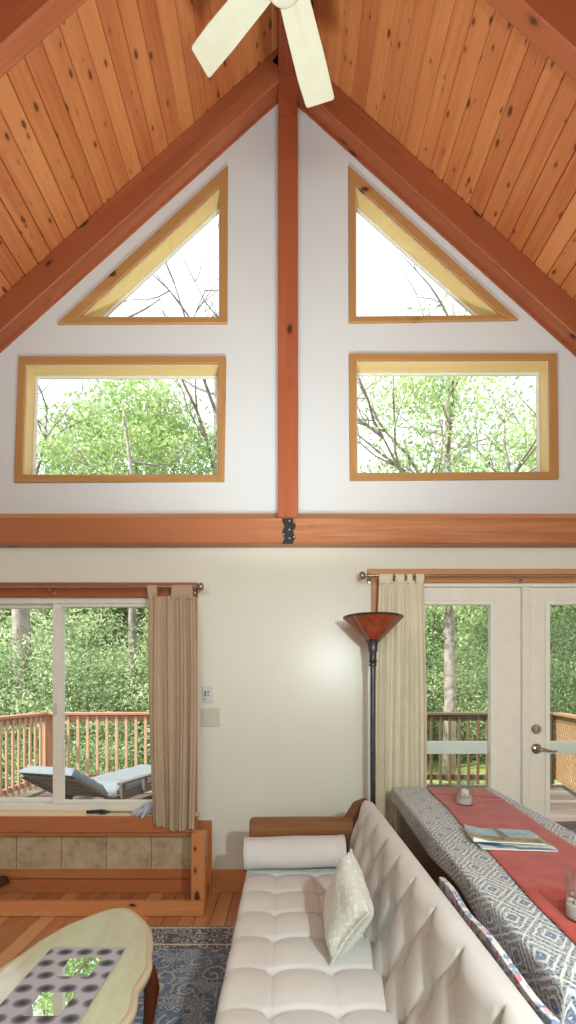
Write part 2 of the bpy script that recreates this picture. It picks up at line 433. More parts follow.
# magazines
t = NT('travel_cover'); o = t.obj(); x, y, z = t.sep(o)
sky = t.ramp(t.noise(o, 12, 4), [(.35, srgb(120, 160, 190)), (.65, srgb(176, 200, 210))])
land = t.ramp(t.noise(o, 40, 4), [(.35, srgb(92, 92, 70)), (.5, srgb(140, 116, 84)), (.65, srgb(170, 150, 110))])
c = t.mix(t.math('GREATER_THAN', t.math('ADD', y, t.math('MULTIPLY', t.noise(o, 30, 2), .02)), -.015), land, sky)
grn = t.math('LESS_THAN', t.math('ADD', y, t.math('MULTIPLY', t.noise(o, 12, 2), .05)), -.05)
c = t.mix(grn, c, srgb(160, 176, 110))
tw = t.math('LESS_THAN', t.math('ABSOLUTE', t.math('SUBTRACT', x, t.math('MULTIPLY', y, -.1))), t.math('SUBTRACT', .018, t.math('MULTIPLY', t.math('ADD', y, .02), .08)))
tw = t.math('MULTIPLY', tw, t.math('GREATER_THAN', y, -.03))
c = t.mix(tw, c, srgb(96, 112, 90))
t.bsdf(c, .3, 0, .5); M['cover'] = t.m
t = NT('blue_green_cover'); o = t.obj(); x, y, z = t.sep(o)
c = t.ramp(t.math('ADD', t.math('ADD', t.math('MULTIPLY', y, 2.6), t.math('MULTIPLY', x, .6)), t.math('ADD', t.math('MULTIPLY', t.noise(o, 9, 2), .5), .25)), [(0, srgb(206, 214, 214)), (.24, srgb(70, 110, 160)), (.36, srgb(216, 220, 214)), (.5, srgb(150, 176, 104)), (.75, srgb(190, 200, 160))], 'CONSTANT')
t.bsdf(c, .3, 0, .5); M['cover2'] = t.m

def leafmat(name, d, l):
    t = NT(name)
    a = t.n('ShaderNodeAttribute'); a.attribute_name = 'pid'
    c = t.ramp(a.outputs['Fac'], [(0, srgb(*d)), (1, srgb(*l))])
    df = t.n('ShaderNodeBsdfDiffuse'); tr = t.n('ShaderNodeBsdfTranslucent'); t.l(c, df.inputs[0]); t.l(c, tr.inputs[0])
    mx = t.n('ShaderNodeMixShader'); mx.inputs[0].default_value = .4
    t.l(df.outputs[0], mx.inputs[1]); t.l(tr.outputs[0], mx.inputs[2]); t.l(mx.outputs[0], t.out.inputs[0]); return t.m
M['leaf'] = leafmat('green_leaves', (104, 138, 92), (218, 230, 184))
M['leaf2'] = leafmat('fresh_leaves', (124, 160, 100), (206, 222, 162))
M['leaf3'] = leafmat('deep_leaves', (104, 134, 96), (196, 212, 164))

# ------------------------------------------------------------------ room shell
HX, RZ, SL = 3.2, 5.54, .90
YB = -7.0
roofz = lambda x: RZ-SL*abs(x)
WT = .12
def wall_with_holes(name, outer, holes, mat, label):
    bm = bmesh.new(); es = []
    for loop in [outer]+holes:
        vs = [bm.verts.new((x, 0, z)) for x, z in loop]
        es += [bm.edges.new((vs[i], vs[(i+1) % len(vs)])) for i in range(len(vs))]
    bmesh.ops.triangle_fill(bm, use_beauty=True, use_dissolve=False, edges=es)
    r = bmesh.ops.extrude_face_region(bm, geom=bm.faces[:])
    bmesh.ops.translate(bm, vec=(0, WT, 0), verts=[g for g in r['geom'] if isinstance(g, bmesh.types.BMVert)])
    m = MB(); m.bm(bm)
    return struct(m.build(name, mat), label, 'wall')
def poly(*p): return [W(*q) for q in p]
rectL = dict(o=poly((20, 358), (226.5, 358), (224.5, 482.5), (15, 483.5)), i=poly((26.7, 365), (219, 365), (218.5, 475.5), (23, 475.8)))
rectR = dict(o=poly((348.5, 355.5), (556, 355), (557.5, 480), (349.5, 481.5)), i=poly((355.5, 362), (548, 361.5), (549, 473), (356, 474)))
triL = dict(o=poly((228, 168), (227.5, 325), (58, 325.5)), i=poly((220.5, 188.5), (220.5, 318.8), (80, 318.8)))
triR = dict(o=poly((348, 168), (517.5, 321.5), (348.5, 324.5)), i=poly((354.8, 187), (500, 317), (354.8, 318.3)))
ZM = 2.38
wall_with_holes('wall_back', [(-HX, 0), (.645, 0), (.645, 2.055), (2.53, 2.055), (2.53, 0), (HX, 0), (HX, ZM), (-HX, ZM)],
                [[(-2.75, .52), (-.655, .52), (-.655, 1.965), (-2.75, 1.965)]], M['wall_low'], 'lower gable wall with window and french doors, warm light put into its paint tone')
wall_with_holes('wall_back', [(-HX, ZM), (HX, ZM), (HX, roofz(HX)), (0, RZ), (-HX, roofz(HX))],
                [rectL['i'], rectR['i'], triL['i'], triR['i']], M['wall_up'], 'upper gable wall with four fixed windows, cool sky light put into its paint tone')
for s, n in ((-1, 'left'), (1, 'right')):
    m = MB(); m.box((s*HX, YB, 0), (s*(HX+.15), WT, roofz(HX)+.02))
    struct(m.build('wall_'+n, M['wall_low']), 'low cream side wall on the '+n, 'wall')
m = MB(); m.prism([(-HX, 0), (HX, 0), (HX, roofz(HX)), (0, RZ), (-HX, roofz(HX))], lambda u, v, w: (u, w, v), YB, YB-.15)
struct(m.build('wall_rear', M['wall_low']), 'cream rear wall behind the camera', 'wall')

# floor boards
m = MB(); x = -HX; k = 0
while x < HX:
    w = .092; m.cur = random.random()+.01
    m.box((x+.001, YB, -.03), (min(x+w-.001, HX), 0.0, 0), .0022); x += w
m.cur = .5; m.box((-HX, YB, -.05), (HX, WT, -.029))
m.box((.62, 0, -.03), (2.55, WT, .012))
struct(m.build('floor', M['floorw']), 'glossy orange pine plank floor', 'floor')

# ceiling slopes: tongue-and-groove boards along the room
ang = math.atan(SL); slen = (HX+.35)/math.cos(ang)
for s in (-1, 1):
    o_loc = Vector((0, 0, RZ)); rot = (0, s*ang, 0)
    R = Matrix.Translation(o_loc) @ Matrix.Rotation(s*ang, 4, 'Y')
    m = MB(); x = 0.0
    while x < slen:
        w = .1135; m.cur = random.random()+.01
        bm = bmesh.new(); pts = [(x+.0012, .007), (x+.005, -.0), (x+w-.005, 0), (x+w-.0012, .007), (x+w-.0012, .02), (x+.0012, .02)]
        m.prism([(s*a, b) for a, b in pts], lambda u, v, w_: R @ Vector((u, w_, v)), YB, .0)
        bm.free(); x += w
    m.cur = .4
    m.prism([(0, .02), (s*slen, .02), (s*slen, .12), (0, .12)], lambda u, v, w_: R @ Vector((u, w_, v)), YB, WT)
    struct(m.build('ceiling', M['ceil'], loc=o_loc, rot=rot), 'knotty pine plank ceiling slope on the '+('left' if s < 0 else 'right'), 'ceiling')

# rafters
def rafter(y0, y1, depth, s, label):
    L = slen
    R = Matrix.Translation((0, 0, RZ)) @ Matrix.Rotation(s*ang, 4, 'Y')
    m = MB()
    a, b = (0.02, L-.05) if s > 0 else (-L+.05, -.02)
    m.box((a, y0, -depth), (b, y1, .0), .006, R)
    return struct(m.build('rafter', M['raft'], loc=(0, 0, RZ), rot=(0, s*ang, 0)), label, 'rafter')
for s, n in ((-1, 'left'), (1, 'right')):
    rafter(-.10, -.0, .165, s, 'red stained rafter along the top of the gable wall, %s slope' % n)
    for j, y in enumerate((-.997, -2.05, -3.07, -4.1, -5.1, -6.1)):
        rafter(y-.085, y, .165, s, ('red stained rafter nearest the fan on the %s slope' % n) if j == 0 else 'red stained rafter across the %s slope of the ceiling' % n)
    R = Matrix.Translation((0, 0, RZ)) @ Matrix.Rotation(s*ang, 4, 'Y')
    m = MB(); a, b = (.1, slen-.4) if s > 0 else (-slen+.4, -.1)
    m.box((a, -.012, -.18), (b, 0, -.16), 0, R)
    struct(m.build('trim_%d' % (1 if s < 0 else 2), M['raft'], loc=(0, 0, RZ), rot=(0, s*ang, 0)), 'thin dark trim strip under the gable rafter, %s side' % n, 'trim')
m = MB(); m.box((-.05, YB, RZ-.24), (.05, 0, RZ-.02), .006)
struct(m.build('ridge_beam', wood('ridge_beam_wood', (170, 86, 46), (120, 52, 26), 'Y', .1, .5)), 'dark red ridge beam along the ceiling peak', 'beam')

# post and crossbeam on the gable wall
p = sthing('post', 'red cedar post up the centre of the gable wall', 'post', (.0125, -.055, 2.45))
m = MB(); m.box((-.052, -.11, 2.452), (.077, 0, 5.03), .004); m.build('shaft', M['post'], p)
m = MB(); m.box((-.050, -.105, 5.032), (.075, 0, 5.40), .004); m.build('top_block', M['post'], p)
m = MB(); m.box((-HX, -.11, 2.287), (HX, 0, 2.45), .005)
struct(m.build('crossbeam', M['beam']), 'broad cedar crossbeam along the gable wall below the upper windows', 'beam')
m = MB(); m.box((-HX, -.012, 2.45), (HX, 0, 2.512), .002)
struct(m.build('trim_3', M['header_r']), 'thin pale wood trim strip on top of the crossbeam', 'trim')
# iron strap
br = thing('iron_strap', 'black iron strap bracket with bright screws on the crossbeam under the post', 'bracket', (.02, -.111, 2.36))
pts = [(282, 518.8), (293, 518.8), (293.4, 523), (295.6, 524.2), (295.6, 528), (293.2, 530.5), (294.2, 536), (296, 537.2), (294.6, 540), (293.3, 541), (293, 544), (282, 544), (284.6, 538.5), (282.2, 534), (282.4, 531), (284.3, 528), (284, 524.5), (282.2, 522)]
poly_ = [((a-286)/155.3, EYE+(690-b)/155.3) for a, b in pts]
m = MB(); m.prism(poly_, lambda u, v, w: (u, w, v), -.116, -.1105); m.build('plate', M['iron'], br)
for a, b in ((289.5, 521.3), (289.5, 530), (289.5, 538.6), (283.5, 534.6), (294.2, 537.3)):
    m = MB(); m.lathe([(.0048, 0), (.0044, .003), (.0001, .0045)], n=10, M=Matrix.Translation(((a-286)/155.3, -.116, EYE+(690-b)/155.3)) @ Matrix.Rotation(PI/2, 4, 'X')); m.build('screw', M['screw'], br, smooth=True)

# fixed upper windows
def ring_piece(m, o, i, k, ya, yb, bev=.003):
    n = len(o); a, b = o[k], o[(k+1) % n]; c, d = i[(k+1) % n], i[k]
    m.prism([a, b, c, d], lambda u, v, w: (u, w, v), ya, yb, bev)
def inset(pl, dists):
    """move each edge of the polygon inwards by dists[k]"""
    n = len(pl); P = [Vector(p) for p in pl]
    cen = sum(P, Vector((0, 0)))/n; lines = []
    for k in range(n):
        a, b = P[k], P[(k+1) % n]; d = (b-a).normalized(); nn = Vector((-d.y, d.x))
        if nn.dot(cen-a) < 0: nn = -nn
        lines.append((a+nn*dists[k], d))
    out = []
    for k in range(n):
        (a, d), (b, e) = lines[k-1], lines[k]
        den = d.x*e.y-d.y*e.x; tt = ((b-a).x*e.y-(b-a).y*e.x)/den
        out.append(tuple(a+d*tt))
    return out
def fixed_window(idx, q, label):
    cx = sum(p[0] for p in q['o'])/len(q['o']); cz = min(p[1] for p in q['o'])
    w = sthing('window_%d' % idx, label, 'window', (cx, 0, cz))
    n = len(q['o'])
    for k in range(n):
        a, b = Vector(q['o'][k]), Vector(q['o'][(k+1) % n]); horiz = abs(b.x-a.x) > abs(b.y-a.y)
        m = MB(); ring_piece(m, q['o'], q['i'], k, -.02, 0)
        m.build('casing', M['casing_x' if horiz else 'casing_z'], w)
    lin = inset(q['i'], [.008]*n)
    m = MB()
    for k in range(n): ring_piece(m, q['i'], lin, k, .001, .118, 0)
    m.build('jamb_lining', M['jamb'], w)
    s_in = inset(q['i'], [.026]*n)
    m = MB()
    for k in range(n): ring_piece(m, lin, s_in, k, .092, .112, .003)
    m.build('sash', M['vinyl'], w)
    m = MB(); m.prism(s_in, lambda u, v, w_: (u, w_, v), .1, .105); m.build('pane', M['glass'], w)
fixed_window(2, rectL, 'wide rectangular upper window on the left of the post')
fixed_window(3, rectR, 'wide rectangular upper window on the right of the post')
fixed_window(4, triL, 'triangular gable window on the left of the post')
fixed_window(5, triR, 'triangular gable window on the right of the post')

# big sliding window on the left
w1 = sthing('window_1', 'white two-pane sliding window above the tiled panel', 'window', (-1.7, 0, .53))
hx0 = -2.9
m = MB(); m.box((hx0, -.022, 1.955), (-.587, 0, 2.053), .003); m.build('header_casing', M['header'], w1)
m = MB(); m.box((-.66, -.02, .53), (-.59, 0, 1.955), .003); m.build('side_casing', M['header_r'], w1)
m = MB()
X0, X1, Z0, Z1 = -2.75, -.655, .52, 1.965
for a, b in (((X0, .03, Z1-.042), (X1, .15, Z1)), ((X0, .03, Z0), (X1, .15, Z0+.05)), ((X0, .03, Z0+.05), (X0+.06, .15, Z1-.042)), ((X1-.06, .03, Z0+.05), (X1, .15, Z1-.042))):
    m.box(a, b, .004)
m.build('window_frame', M['vinyl'], w1)
def sash(xa, xb, ya, yb, sl, sr, bot, nm):
    za, zb = Z0+.05, Z1-.042
    m = MB()
    m.box((xa, ya, za), (xa+sl, yb, zb), .003); m.box((xb-sr, ya, za), (xb, yb, zb), .003)
    m.box((xa+sl, ya, za), (xb-sr, yb, za+bot), .003); m.box((xa+sl, ya, zb-.02), (xb-sr, yb, zb), .003)
    s = m.build('sash', M['vinyl'], w1)
    m = MB(); ym = (ya+yb)/2; m.box((xa+sl, ym-.003, za+bot), (xb-sr, ym+.003, zb-.02)); m.build('pane', M['glass'], s)
sash(X0+.06, -1.545, .095, .135, .05, .045, .025, 'outer')
sash(-1.578, X1-.06, .045, .09, .065, .05, .02, 'inner')
m = MB(); m.box((-1.57, .036, 1.17), (-1.55, .045, 1.25), .003); m.build('latch', M['plastic'], w1)

# sill, tiled panel and low surround below the window
si = sthing('window_sill', 'deep pine window sill with a pale top and orange front board', 'sill', (-1.6, -.05, .5))
m = MB(); m.box((hx0, -.105, .505), (-.575, .045, .53), .004); m.build('sill_board', M['stool'], si)
m = MB(); m.box((hx0, -.125, .425), (-.566, -.100, .528), .004); m.build('front_board', M['trim_x'], si)
m = MB(); m.box((hx0, -.1, .395), (-.575, 0, .43), .002); m.build('soffit', M['trim_x'], si)
tp = sthing('tile_panel', 'row of beige stone tiles on the wall under the window sill', 'tile panel', (-1.6, 0, .15))
m = MB(); m.box((hx0, -.012, .15), (-.587, 0, .40)); m.build('grout_bed', M['grout'], tp)
m = MB(); xb = -.592; wd = .298; first = True
xr = W(152, 0)[0]
edges = [(-.592, xr+.002)]; x = xr
while x > hx0: edges.append((x-.002, x-wd+.002)); x -= wd
for a, b in edges:
    m.cur = random.random()+.01; m.box((max(b, hx0), -.02, .152), (a, -.011, .42), .002)
m.build('tiles', M['tile'], tp)
bb = sthing('baseboard_back', 'knotty orange pine baseboard along the gable wall', 'baseboard', (0, 0, 0))
m = MB(); m.box((-.49, -.02, 0), (.56, 0, .147), .003); m.build('plain_board', M['trim_lx'], bb)
m = MB(); m.box((hx0, -.035, 0), (-.587, 0, .088), .004); m.build('lower_board', M['trim_x'], bb)
m = MB(); m.box((hx0, -.024, .09), (-.587, 0, .155), .004); m.build('upper_board', M['trim_x'], bb)
m = MB(); m.box((-.587, -.022, 0), (-.493, 0, .473), .003)
struct(m.build('trim_4', M['trim_z']), 'upright orange pine board on the wall at the end of the tiles', 'trim')
hs = thing('hearth_rail', 'low orange pine rail and short knotty post around the floor under the window', 'hearth surround', (-.6, -.33, 0))
m = MB(); m.box((hx0, -.36, 0), (-.486, -.32, .083), .004); m.build('front_rail', M['trim_lx'], hs)
m = MB(); m.box((-.572, -.318, 0), (-.486, -.235, .478), .006); m.build('corner_post', M['trim_lz'], hs)
m = MB(); m.box((-.55, -.235, 0), (-.505, -.037, .06), .004); m.build('side_rail', wood('side_rail_wood', (198, 112, 56), (158, 76, 34), 'Y', .2, .35), hs)
# firewood
for j, (x, y, z, L, ry, rz, lb) in enumerate(((-2.02, -.12, .078, .40, -.14, .12, 'dark split log tilted up against the lower boards under the window'), (-2.06, -.27, .034, .40, 0, -.05, 'lower split log lying on the floor under the window'))):
    r = .036
    Mx = Matrix.Translation((x, y, z)) @ Matrix.Rotation(rz, 4, 'Z') @ Matrix.Rotation(ry, 4, 'Y')
    m = MB(); pts = [(-.9*r, -.8*r), (1.0*r, -.9*r), (.75*r, .5*r), (.1*r, 1.0*r), (-.7*r, .4*r)]
    m.prism(pts, lambda u, v, w: Mx @ Vector((w+ (0.02*u/r), u, v)), -L/2, L/2, .004)
    tag(m.build('split_log', M['logwood'], loc=(x, y, z), rot=(0, ry, rz)), lb, 'log', 'firewood under the window')

# french doors
hd = sthing('door_header', 'long fir header board above the french doors', 'door trim', (1.6, 0, 2.1))
m = MB(); m.box((.54, -.022, 2.053), (2.75, 0, 2.143), .003); m.build('board', M['header_r'], hd)
m = MB(); m.box((.567, -.02, 0), (.643, 0, 2.053), .003)
struct(m.build('trim_5', M['header_r']), 'upright fir door casing behind the floor lamp', 'door trim')
m = MB(); m.box((2.535, -.02, 0), (2.61, 0, 2.053), .003)
struct(m.build('trim_6', M['header_r']), 'upright fir door casing past the right french door', 'door trim')
fr = sthing('door_frame', 'white frame around the french doors', 'door frame', (1.6, 0, 0))
m = MB(); m.box((.645, .0, .012), (.70, .15, 2.053), .003); m.box((2.475, 0, .012), (2.53, .15, 2.053), .003); m.box((.70, .0, 2.028), (2.475, .15, 2.053), .003)
m.build('jamb', M['white'], fr)
m = MB(); m.box((1.572, -.012, .015), (1.626, .06, 2.028), .006); m.build('astragal', M['vinyl'], fr)
def leaf(idx, xa, xb, ga, gb, label):
    d = sthing('door_%d' % idx, label, 'door', ((xa+xb)/2, .04, .014))
    za, zb, y0, y1 = .30, 1.913, .012, .057
    m = MB()
    m.box((xa, y0, .014), (ga, y1, 2.026), .002); m.box((gb, y0, .014), (xb, y1, 2.026), .002)
    m.box((ga, y0, .014), (gb, y1, za), .002); m.box((ga, y0, zb), (gb, y1, 2.026), .002)
    m.build('door_slab', M['door_white'], d)
    m = MB(); o_ = [(ga-.028, za-.028), (gb+.028, za-.028), (gb+.028, zb+.028), (ga-.028, zb+.028)]; i_ = [(ga+.004, za+.004), (gb-.004, za+.004), (gb-.004, zb-.004), (ga+.004, zb-.004)]
    for k in range(4): ring_piece(m, o_, i_, k, .000, .0125, .004)
    m.build('glazing_frame', M['white'], d)
    m = MB(); m.box((ga, .031, za), (gb, .037, zb)); m.build('pane', M['glass'], d)
    m = MB(); m.box((ga, .062, .905), (gb, .085, .992), .003); m.build('push_bar', plain('pale_grey_bar_paint', (226, 234, 230), .4, var=.02), d)
    return d
leaf(1, .703, 1.571, (424-286)/149, (490-286)/149, 'left french door with a tall glass pane and no handle')
d2 = leaf(2, 1.628, 2.472, (548-286)/149, 2.30, 'right french door with the lever handle and deadbolt')
RX = Matrix.Rotation(PI/2, 4, 'X')
cx, cz = (535.5-286)/149, EYE+(690-729)/149
m = MB(); m.lathe([(.033, 0), (.033, .006), (.026, .016), (.014, .018), (.0001, .018)], n=28, M=Matrix.Translation((cx, .012, cz)) @ RX); db = m.build('deadbolt', M['nickel'], d2, smooth=True)
m = MB(); m.box((cx-.004, -.018, cz-.013), (cx+.004, -.005, cz+.013), .002, Matrix.Translation((cx, 0, cz)) @ Matrix.Rotation(.6, 4, 'Y') @ Matrix.Translation((-cx, 0, -cz))); m.build('thumb_turn', M['nickel'], db)
cz = EYE+(690-748.5)/149
m = MB(); m.lathe([(.034, 0), (.034, .006), (.026, .014), (.013, .018), (.011, .05), (.0001, .05)], n=28, M=Matrix.Translation((cx, .012, cz)) @ RX); lv = m.build('lever_rose', M['nickel'], d2, smooth=True)
m = MB(); m.tube([(cx, -.035, cz), (cx+.02, -.042, cz+.002), (cx+.05, -.043, cz-.004), (cx+.085, -.04, cz-.011), (cx+.115, -.036, cz-.009)], [.011, .0105, .009, .008, .006], 10); m.build('lever', M['nickel'], lv, smooth=True)

# wall plates
rm = thing('fan_remote', 'small white wall control with grey buttons above the double switch', 'remote', (W(207.5, 0)[0], 0, W(0, 694.5)[1]))
xa, za = W(203, 702.6); xb, zb = W(212.5, 686.4)
m = MB(); m.box((xa, -.016, za), (xb, 0, zb), .004, seg=2); m.build('case', M['plastic_w'], rm)
for a, b, r in ((205.6, 692.0, .006), (205.6, 695.4, .006), (208.6, 691.8, .0055), (208.6, 695, .005), (205.4, 699, .005), (206, 693.7, .005)):
    px, pz = W(a, b); m = MB(); m.box((px-r, -.019, pz-r), (px+r, -.015, pz+r), .0015); m.build('button', M['grey_key'], rm)
sw = thing('switch_plate', 'ivory double switch plate below the white wall control', 'light switch', (W(210.5, 0)[0], 0, W(0, 717)[1]))
xa, za = W(201, 726.6); xb, zb = W(219.7, 708.4)
m = MB(); m.box((xa, -.007, za), (xb, 0, zb), .0025); m.build('plate', M['plastic'], sw)
px, pz = W(213.9, 717.5); m = MB(); m.box((px-.005, -.016, pz-.012), (px+.005, -.006, pz+.010), .002); m.build('toggle', M['plastic_w'], sw)
px, pz = W(205.9, 717.5); m = MB(); m.box((px-.016, -.010, pz-.033), (px+.016, -.006, pz+.033), .002); m.build('rocker', M['plastic'], sw)

# curtains and rods
def curtain_rod(xa, xb, z, fin, brk, label):
    o = thing('curtain_rod', label, 'curtain rod', ((xa+xb)/2, -.1, z))
    m = MB(); m.tube([(xa, -.1, z), (xb, -.1, z)], .0095, 12); m.build('rod', M['nickel'], o, smooth=True)
    s = 1 if fin == xb else -1
    m = MB(); m.lathe([(.0095, 0), (.016, .004), (.016, .012), (.010, .018), (.010, .026), (.021, .036), (.027, .046), (.026, .058), (.016, .068), (.0001, .071)], n=20, M=Matrix.Translation((fin, -.1, z)) @ Matrix.Rotation(s*PI/2, 4, 'Y')); m.build('finial', M['nickel'], o, smooth=True)
    for bx in brk:
        m = MB(); m.tube([(bx, -.02, z-.02), (bx, -.06, z-.025), (bx, -.1, z-.012)], .006, 8); m.lathe([(.014, 0), (.014, .004), (.0001, .006)], n=12, M=Matrix.Translation((bx, -.022, z-.02)) @ RX); m.build('bracket', M['nickel'], o, smooth=True)
zL = EYE+(690-586.5)/155
curtain_rod(-2.9, (193-286)/155, zL, (193-286)/155, [(51-286)/153, -.61], 'bronze curtain rod with ball finial above the sliding window')
zR = EYE+(690-575.5)/155
curtain_rod((370-286)/155, 2.8, zR, (370-286)/155, [.555, (523-286)/153], 'bronze curtain rod with ball finial above the french doors')
def curtain(label, xtop, xbot, ztop, zbot, folds, tabs, zrod, mat, amp, seed, fwd=0.0):
    """tab-top panel hanging in folds; xtop/xbot = (left, right)"""
    rnd = random.Random(seed)
    o = thing('curtain', label, 'curtain', (sum(xtop)/2, -.1, zbot))
    ph = [rnd.uniform(-.4, .4) for _ in range(folds+2)]
    def fold(u, v):
        a = u*folds*2*PI
        k = int(u*folds) % len(ph)
        w = .62*math.sin(a*.8+ph[0]+1.3*math.sin(4.3*u+ph[1]*4+seed))+.38*math.sin(a*1.7+ph[2]*5+.5*v+1.1*math.sin(6*u+seed))+.12*math.sin(a*3.1+v*1.5)
        w = math.copysign(abs(w)**.8, w)
        return w*amp*(.5+.6*v)+.006*math.sin(5*v+9*u)
    def surf(off):
        def fn(u, v):                                   # v = 0 top, 1 bottom
            bell = .012*math.sin(PI*v*1.1)
            xa = xtop[0]+(xbot[0]-xtop[0])*v-bell; xb = xtop[1]+(xbot[1]-xtop[1])*v+bell
            x = xa+(xb-xa)*(u+.015*math.sin(u*folds*4*PI+1)*v)
            z = ztop+(zbot+.012*math.sin(u*7+seed)+(.03*(1-u) if seed == 1 else 0)-ztop)*v
            return (x, -.10-fwd*v+fold(u, v)+off, z)
        return fn
    m = MB(); m.slab(110, 34, surf(-.0015), surf(.0015))
    m.build('panel', mat, o, smooth=True, angle=80)
    for ua, ub in tabs:
        xa = xtop[0]+(xtop[1]-xtop[0])*ua; xb = xtop[0]+(xtop[1]-xtop[0])*ub
        m = MB()
        path = [(ztop-.02, -.1018), (ztop, -.108), (zrod-.01, -.1125), (zrod+.006, -.110), (zrod+.0115, -.1), (zrod+.006, -.09), (zrod-.01, -.0875), (ztop, -.092), (ztop-.02, -.0985)]
        def fn(u, v):
            i = v*(len(path)-1); j = min(int(i), len(path)-2); f = i-j
            z = path[j][0]*(1-f)+path[j+1][0]*f; y = path[j][1]*(1-f)+path[j+1][1]*f
            yb = fold((ua+(ub-ua)*u), 0)
            return (xa+(xb-xa)*u, y+yb*max(0, min(1, (zrod-.03-z)/.04)), z)
        m.grid(8, 16, fn); tb = m.build('tab', mat, o, smooth=True, fix=False)
        sd = tb.modifiers.new('thick', 'SOLIDIFY'); sd.thickness = .0015
    return o
curtain('tan tab-top curtain gathered at the edge of the sliding window', ((147.5-286)/155, (195-286)/155), ((154-286)/155, (196.5-286)/155), 1.945, EYE-138/155, 5, [(0, .2), (.5, .95)], zL, M['curtain_tan'], .032, 1, .062)
curtain('cream tab-top curtain gathered beside the left french door', ((379-286)/155, (424-286)/155), ((373-286)/155, (426.5-286)/155), 2.045, .06, 6, [(0, .3), (.36, .56), (.62, .74), (.82, 1)], zR, M['curtain_cream'], .030, 2)

# things on the sill
lg = thing('grill_lighter', 'black long-stemmed lighter lying on the window sill', 'lighter', (W(100, 0)[0], -.06, .53))
y = -.055
m = MB(); m.tube([(-1.305, y, .542), (-1.26, y, .543), (-1.235, y, .545), (-1.205, y-.002, .545), (-1.18, y-.002, .543), (-1.155, y-.002, .541)], [.010, .012, .012, .014, .011, .006], 12); m.build('handle', M['black_blue'], lg, smooth=True)
m = MB(); m.tube([(-1.225, y-.012, .537), (-1.21, y-.024, .535), (-1.19, y-.026, .535), (-1.172, y-.012, .538)], .004, 8); m.build('trigger_guard', M['black'], lg, smooth=True)
m = MB(); m.tube([(-1.157, y, .541), (-1.09, y, .540), (-1.03, y+.002, .540), (-1.002, y+.002, .539)], [.004, .0036, .0036, .005], 8); m.build('stem', M['stem'], lg, smooth=True)
gl = thing('work_glove', 'crumpled grey cloth glove on the sill next to the tan curtain', 'glove', (-.93, -.06, .53))
def blob(name, c, r, seed, parent, mat, n=20, squash=1.0, rot=0):
    m = MB(); bm = bmesh.new(); bmesh.ops.create_icosphere(bm, subdivisions=4, radius=1)
    R_ = Matrix.Rotation(rot, 3, 'Z')
    for v in bm.verts:
        k = 1+.28*noise.noise(v.co*1.9+Vector((seed, 0, 0)))+.14*noise.noise(v.co*4.6+Vector((0, seed, 0)))
        q = R_ @ Vector((v.co.x*r[0]*k, v.co.y*r[1]*k, v.co.z*r[2]*k)); q += Vector(c)
        q.z = max(q.z, .5305) if q.y > -.12 else q.z
        v.co = q
    m.bm(bm); return m.build(name, mat, parent, smooth=True, angle=180)
blob('palm', (-.905, -.045, .563), (.055, .045, .038), 3.1, gl, M['glove'])
for j, (a, b) in enumerate((((-.93, -.07, .56), (-1.0, -.085, .535)), ((-.93, -.085, .556), (-.985, -.105, .538)), ((-.91, -.09, .56), (-.955, -.128, .536)), ((-.89, -.085, .57), (-.915, -.142, .53)))):
    a, b = Vector(a), Vector(b); mid = (a+b)/2+Vector((0, 0, .012))
    m = MB(); m.tube([a+(a-b)*.3, a, mid, b, b+(b-a).normalized()*.008], [.012, .014, .0135, .011, .004], 10); m.build('finger', M['glove'], gl, smooth=True)

# ------------------------------------------------------------------ ceiling fan
FX, FY, FZ = -.010, 2.18-DIST, 4.655
fan = thing('ceiling_fan', 'white five-blade ceiling fan hanging from the ridge', 'ceiling fan', (FX, FY, RZ-.24))
m = MB(); m.lathe([(.0001, -.115), (.072, -.112), (.086, -.10), (.09, -.085)], (FX, FY, FZ), 32); m.build('switch_cap', M['fan'], fan, smooth=True)
m = MB(); m.lathe([(.09, -.087), (.095, -.085), (.095, -.072), (.09, -.07)], (FX, FY, FZ), 32); m.build('trim_ring', M['fan_tan'], fan, smooth=True)
m = MB(); m.lathe([(.088, -.07), (.115, -.03), (.125, .02), (.12, .07), (.085, .10), (.03, .115), (.0001, .116)], (FX, FY, FZ), 32); m.build('motor_housing', M['fan'], fan, smooth=True)
m = MB(); m.tube([(FX, FY, FZ+.11), (FX, FY, RZ-.27)], .014, 12); m.build('downrod', M['fan'], fan, smooth=True)
m = MB(); m.lathe([(.02, -.07), (.05, -.06), (.066, -.02), (.066, 0)], (FX, FY, RZ-.24), 24); m.build('canopy', M['fan'], fan, smooth=True)
for k in range(5):
    a = math.radians(69.5+72*k)
    R_ = Matrix.Translation((FX, FY, FZ)) @ Matrix.Rotation(a, 4, 'Z') @ Matrix.Rotation(math.radians(-9), 4, 'X')
    out = [(.06, -.066), (.2, -.074), (.40, -.082), (.580, -.084), (.588, -.076), (.556, .066), (.546, .074), (.42, .079), (.2, .072), (.06, .064)]
    m = MB(); m.prism(out, lambda u, v, w: R_ @ Vector((u, v, w)), -.004, .004, .002)
    b = m.build('blade', M['fan'], fan)
    m = MB(); m.box((.12, -.006, -.0065), (.36, .006, -.0038), .001, R_); m.build('blade_rib', M['fan'], b)

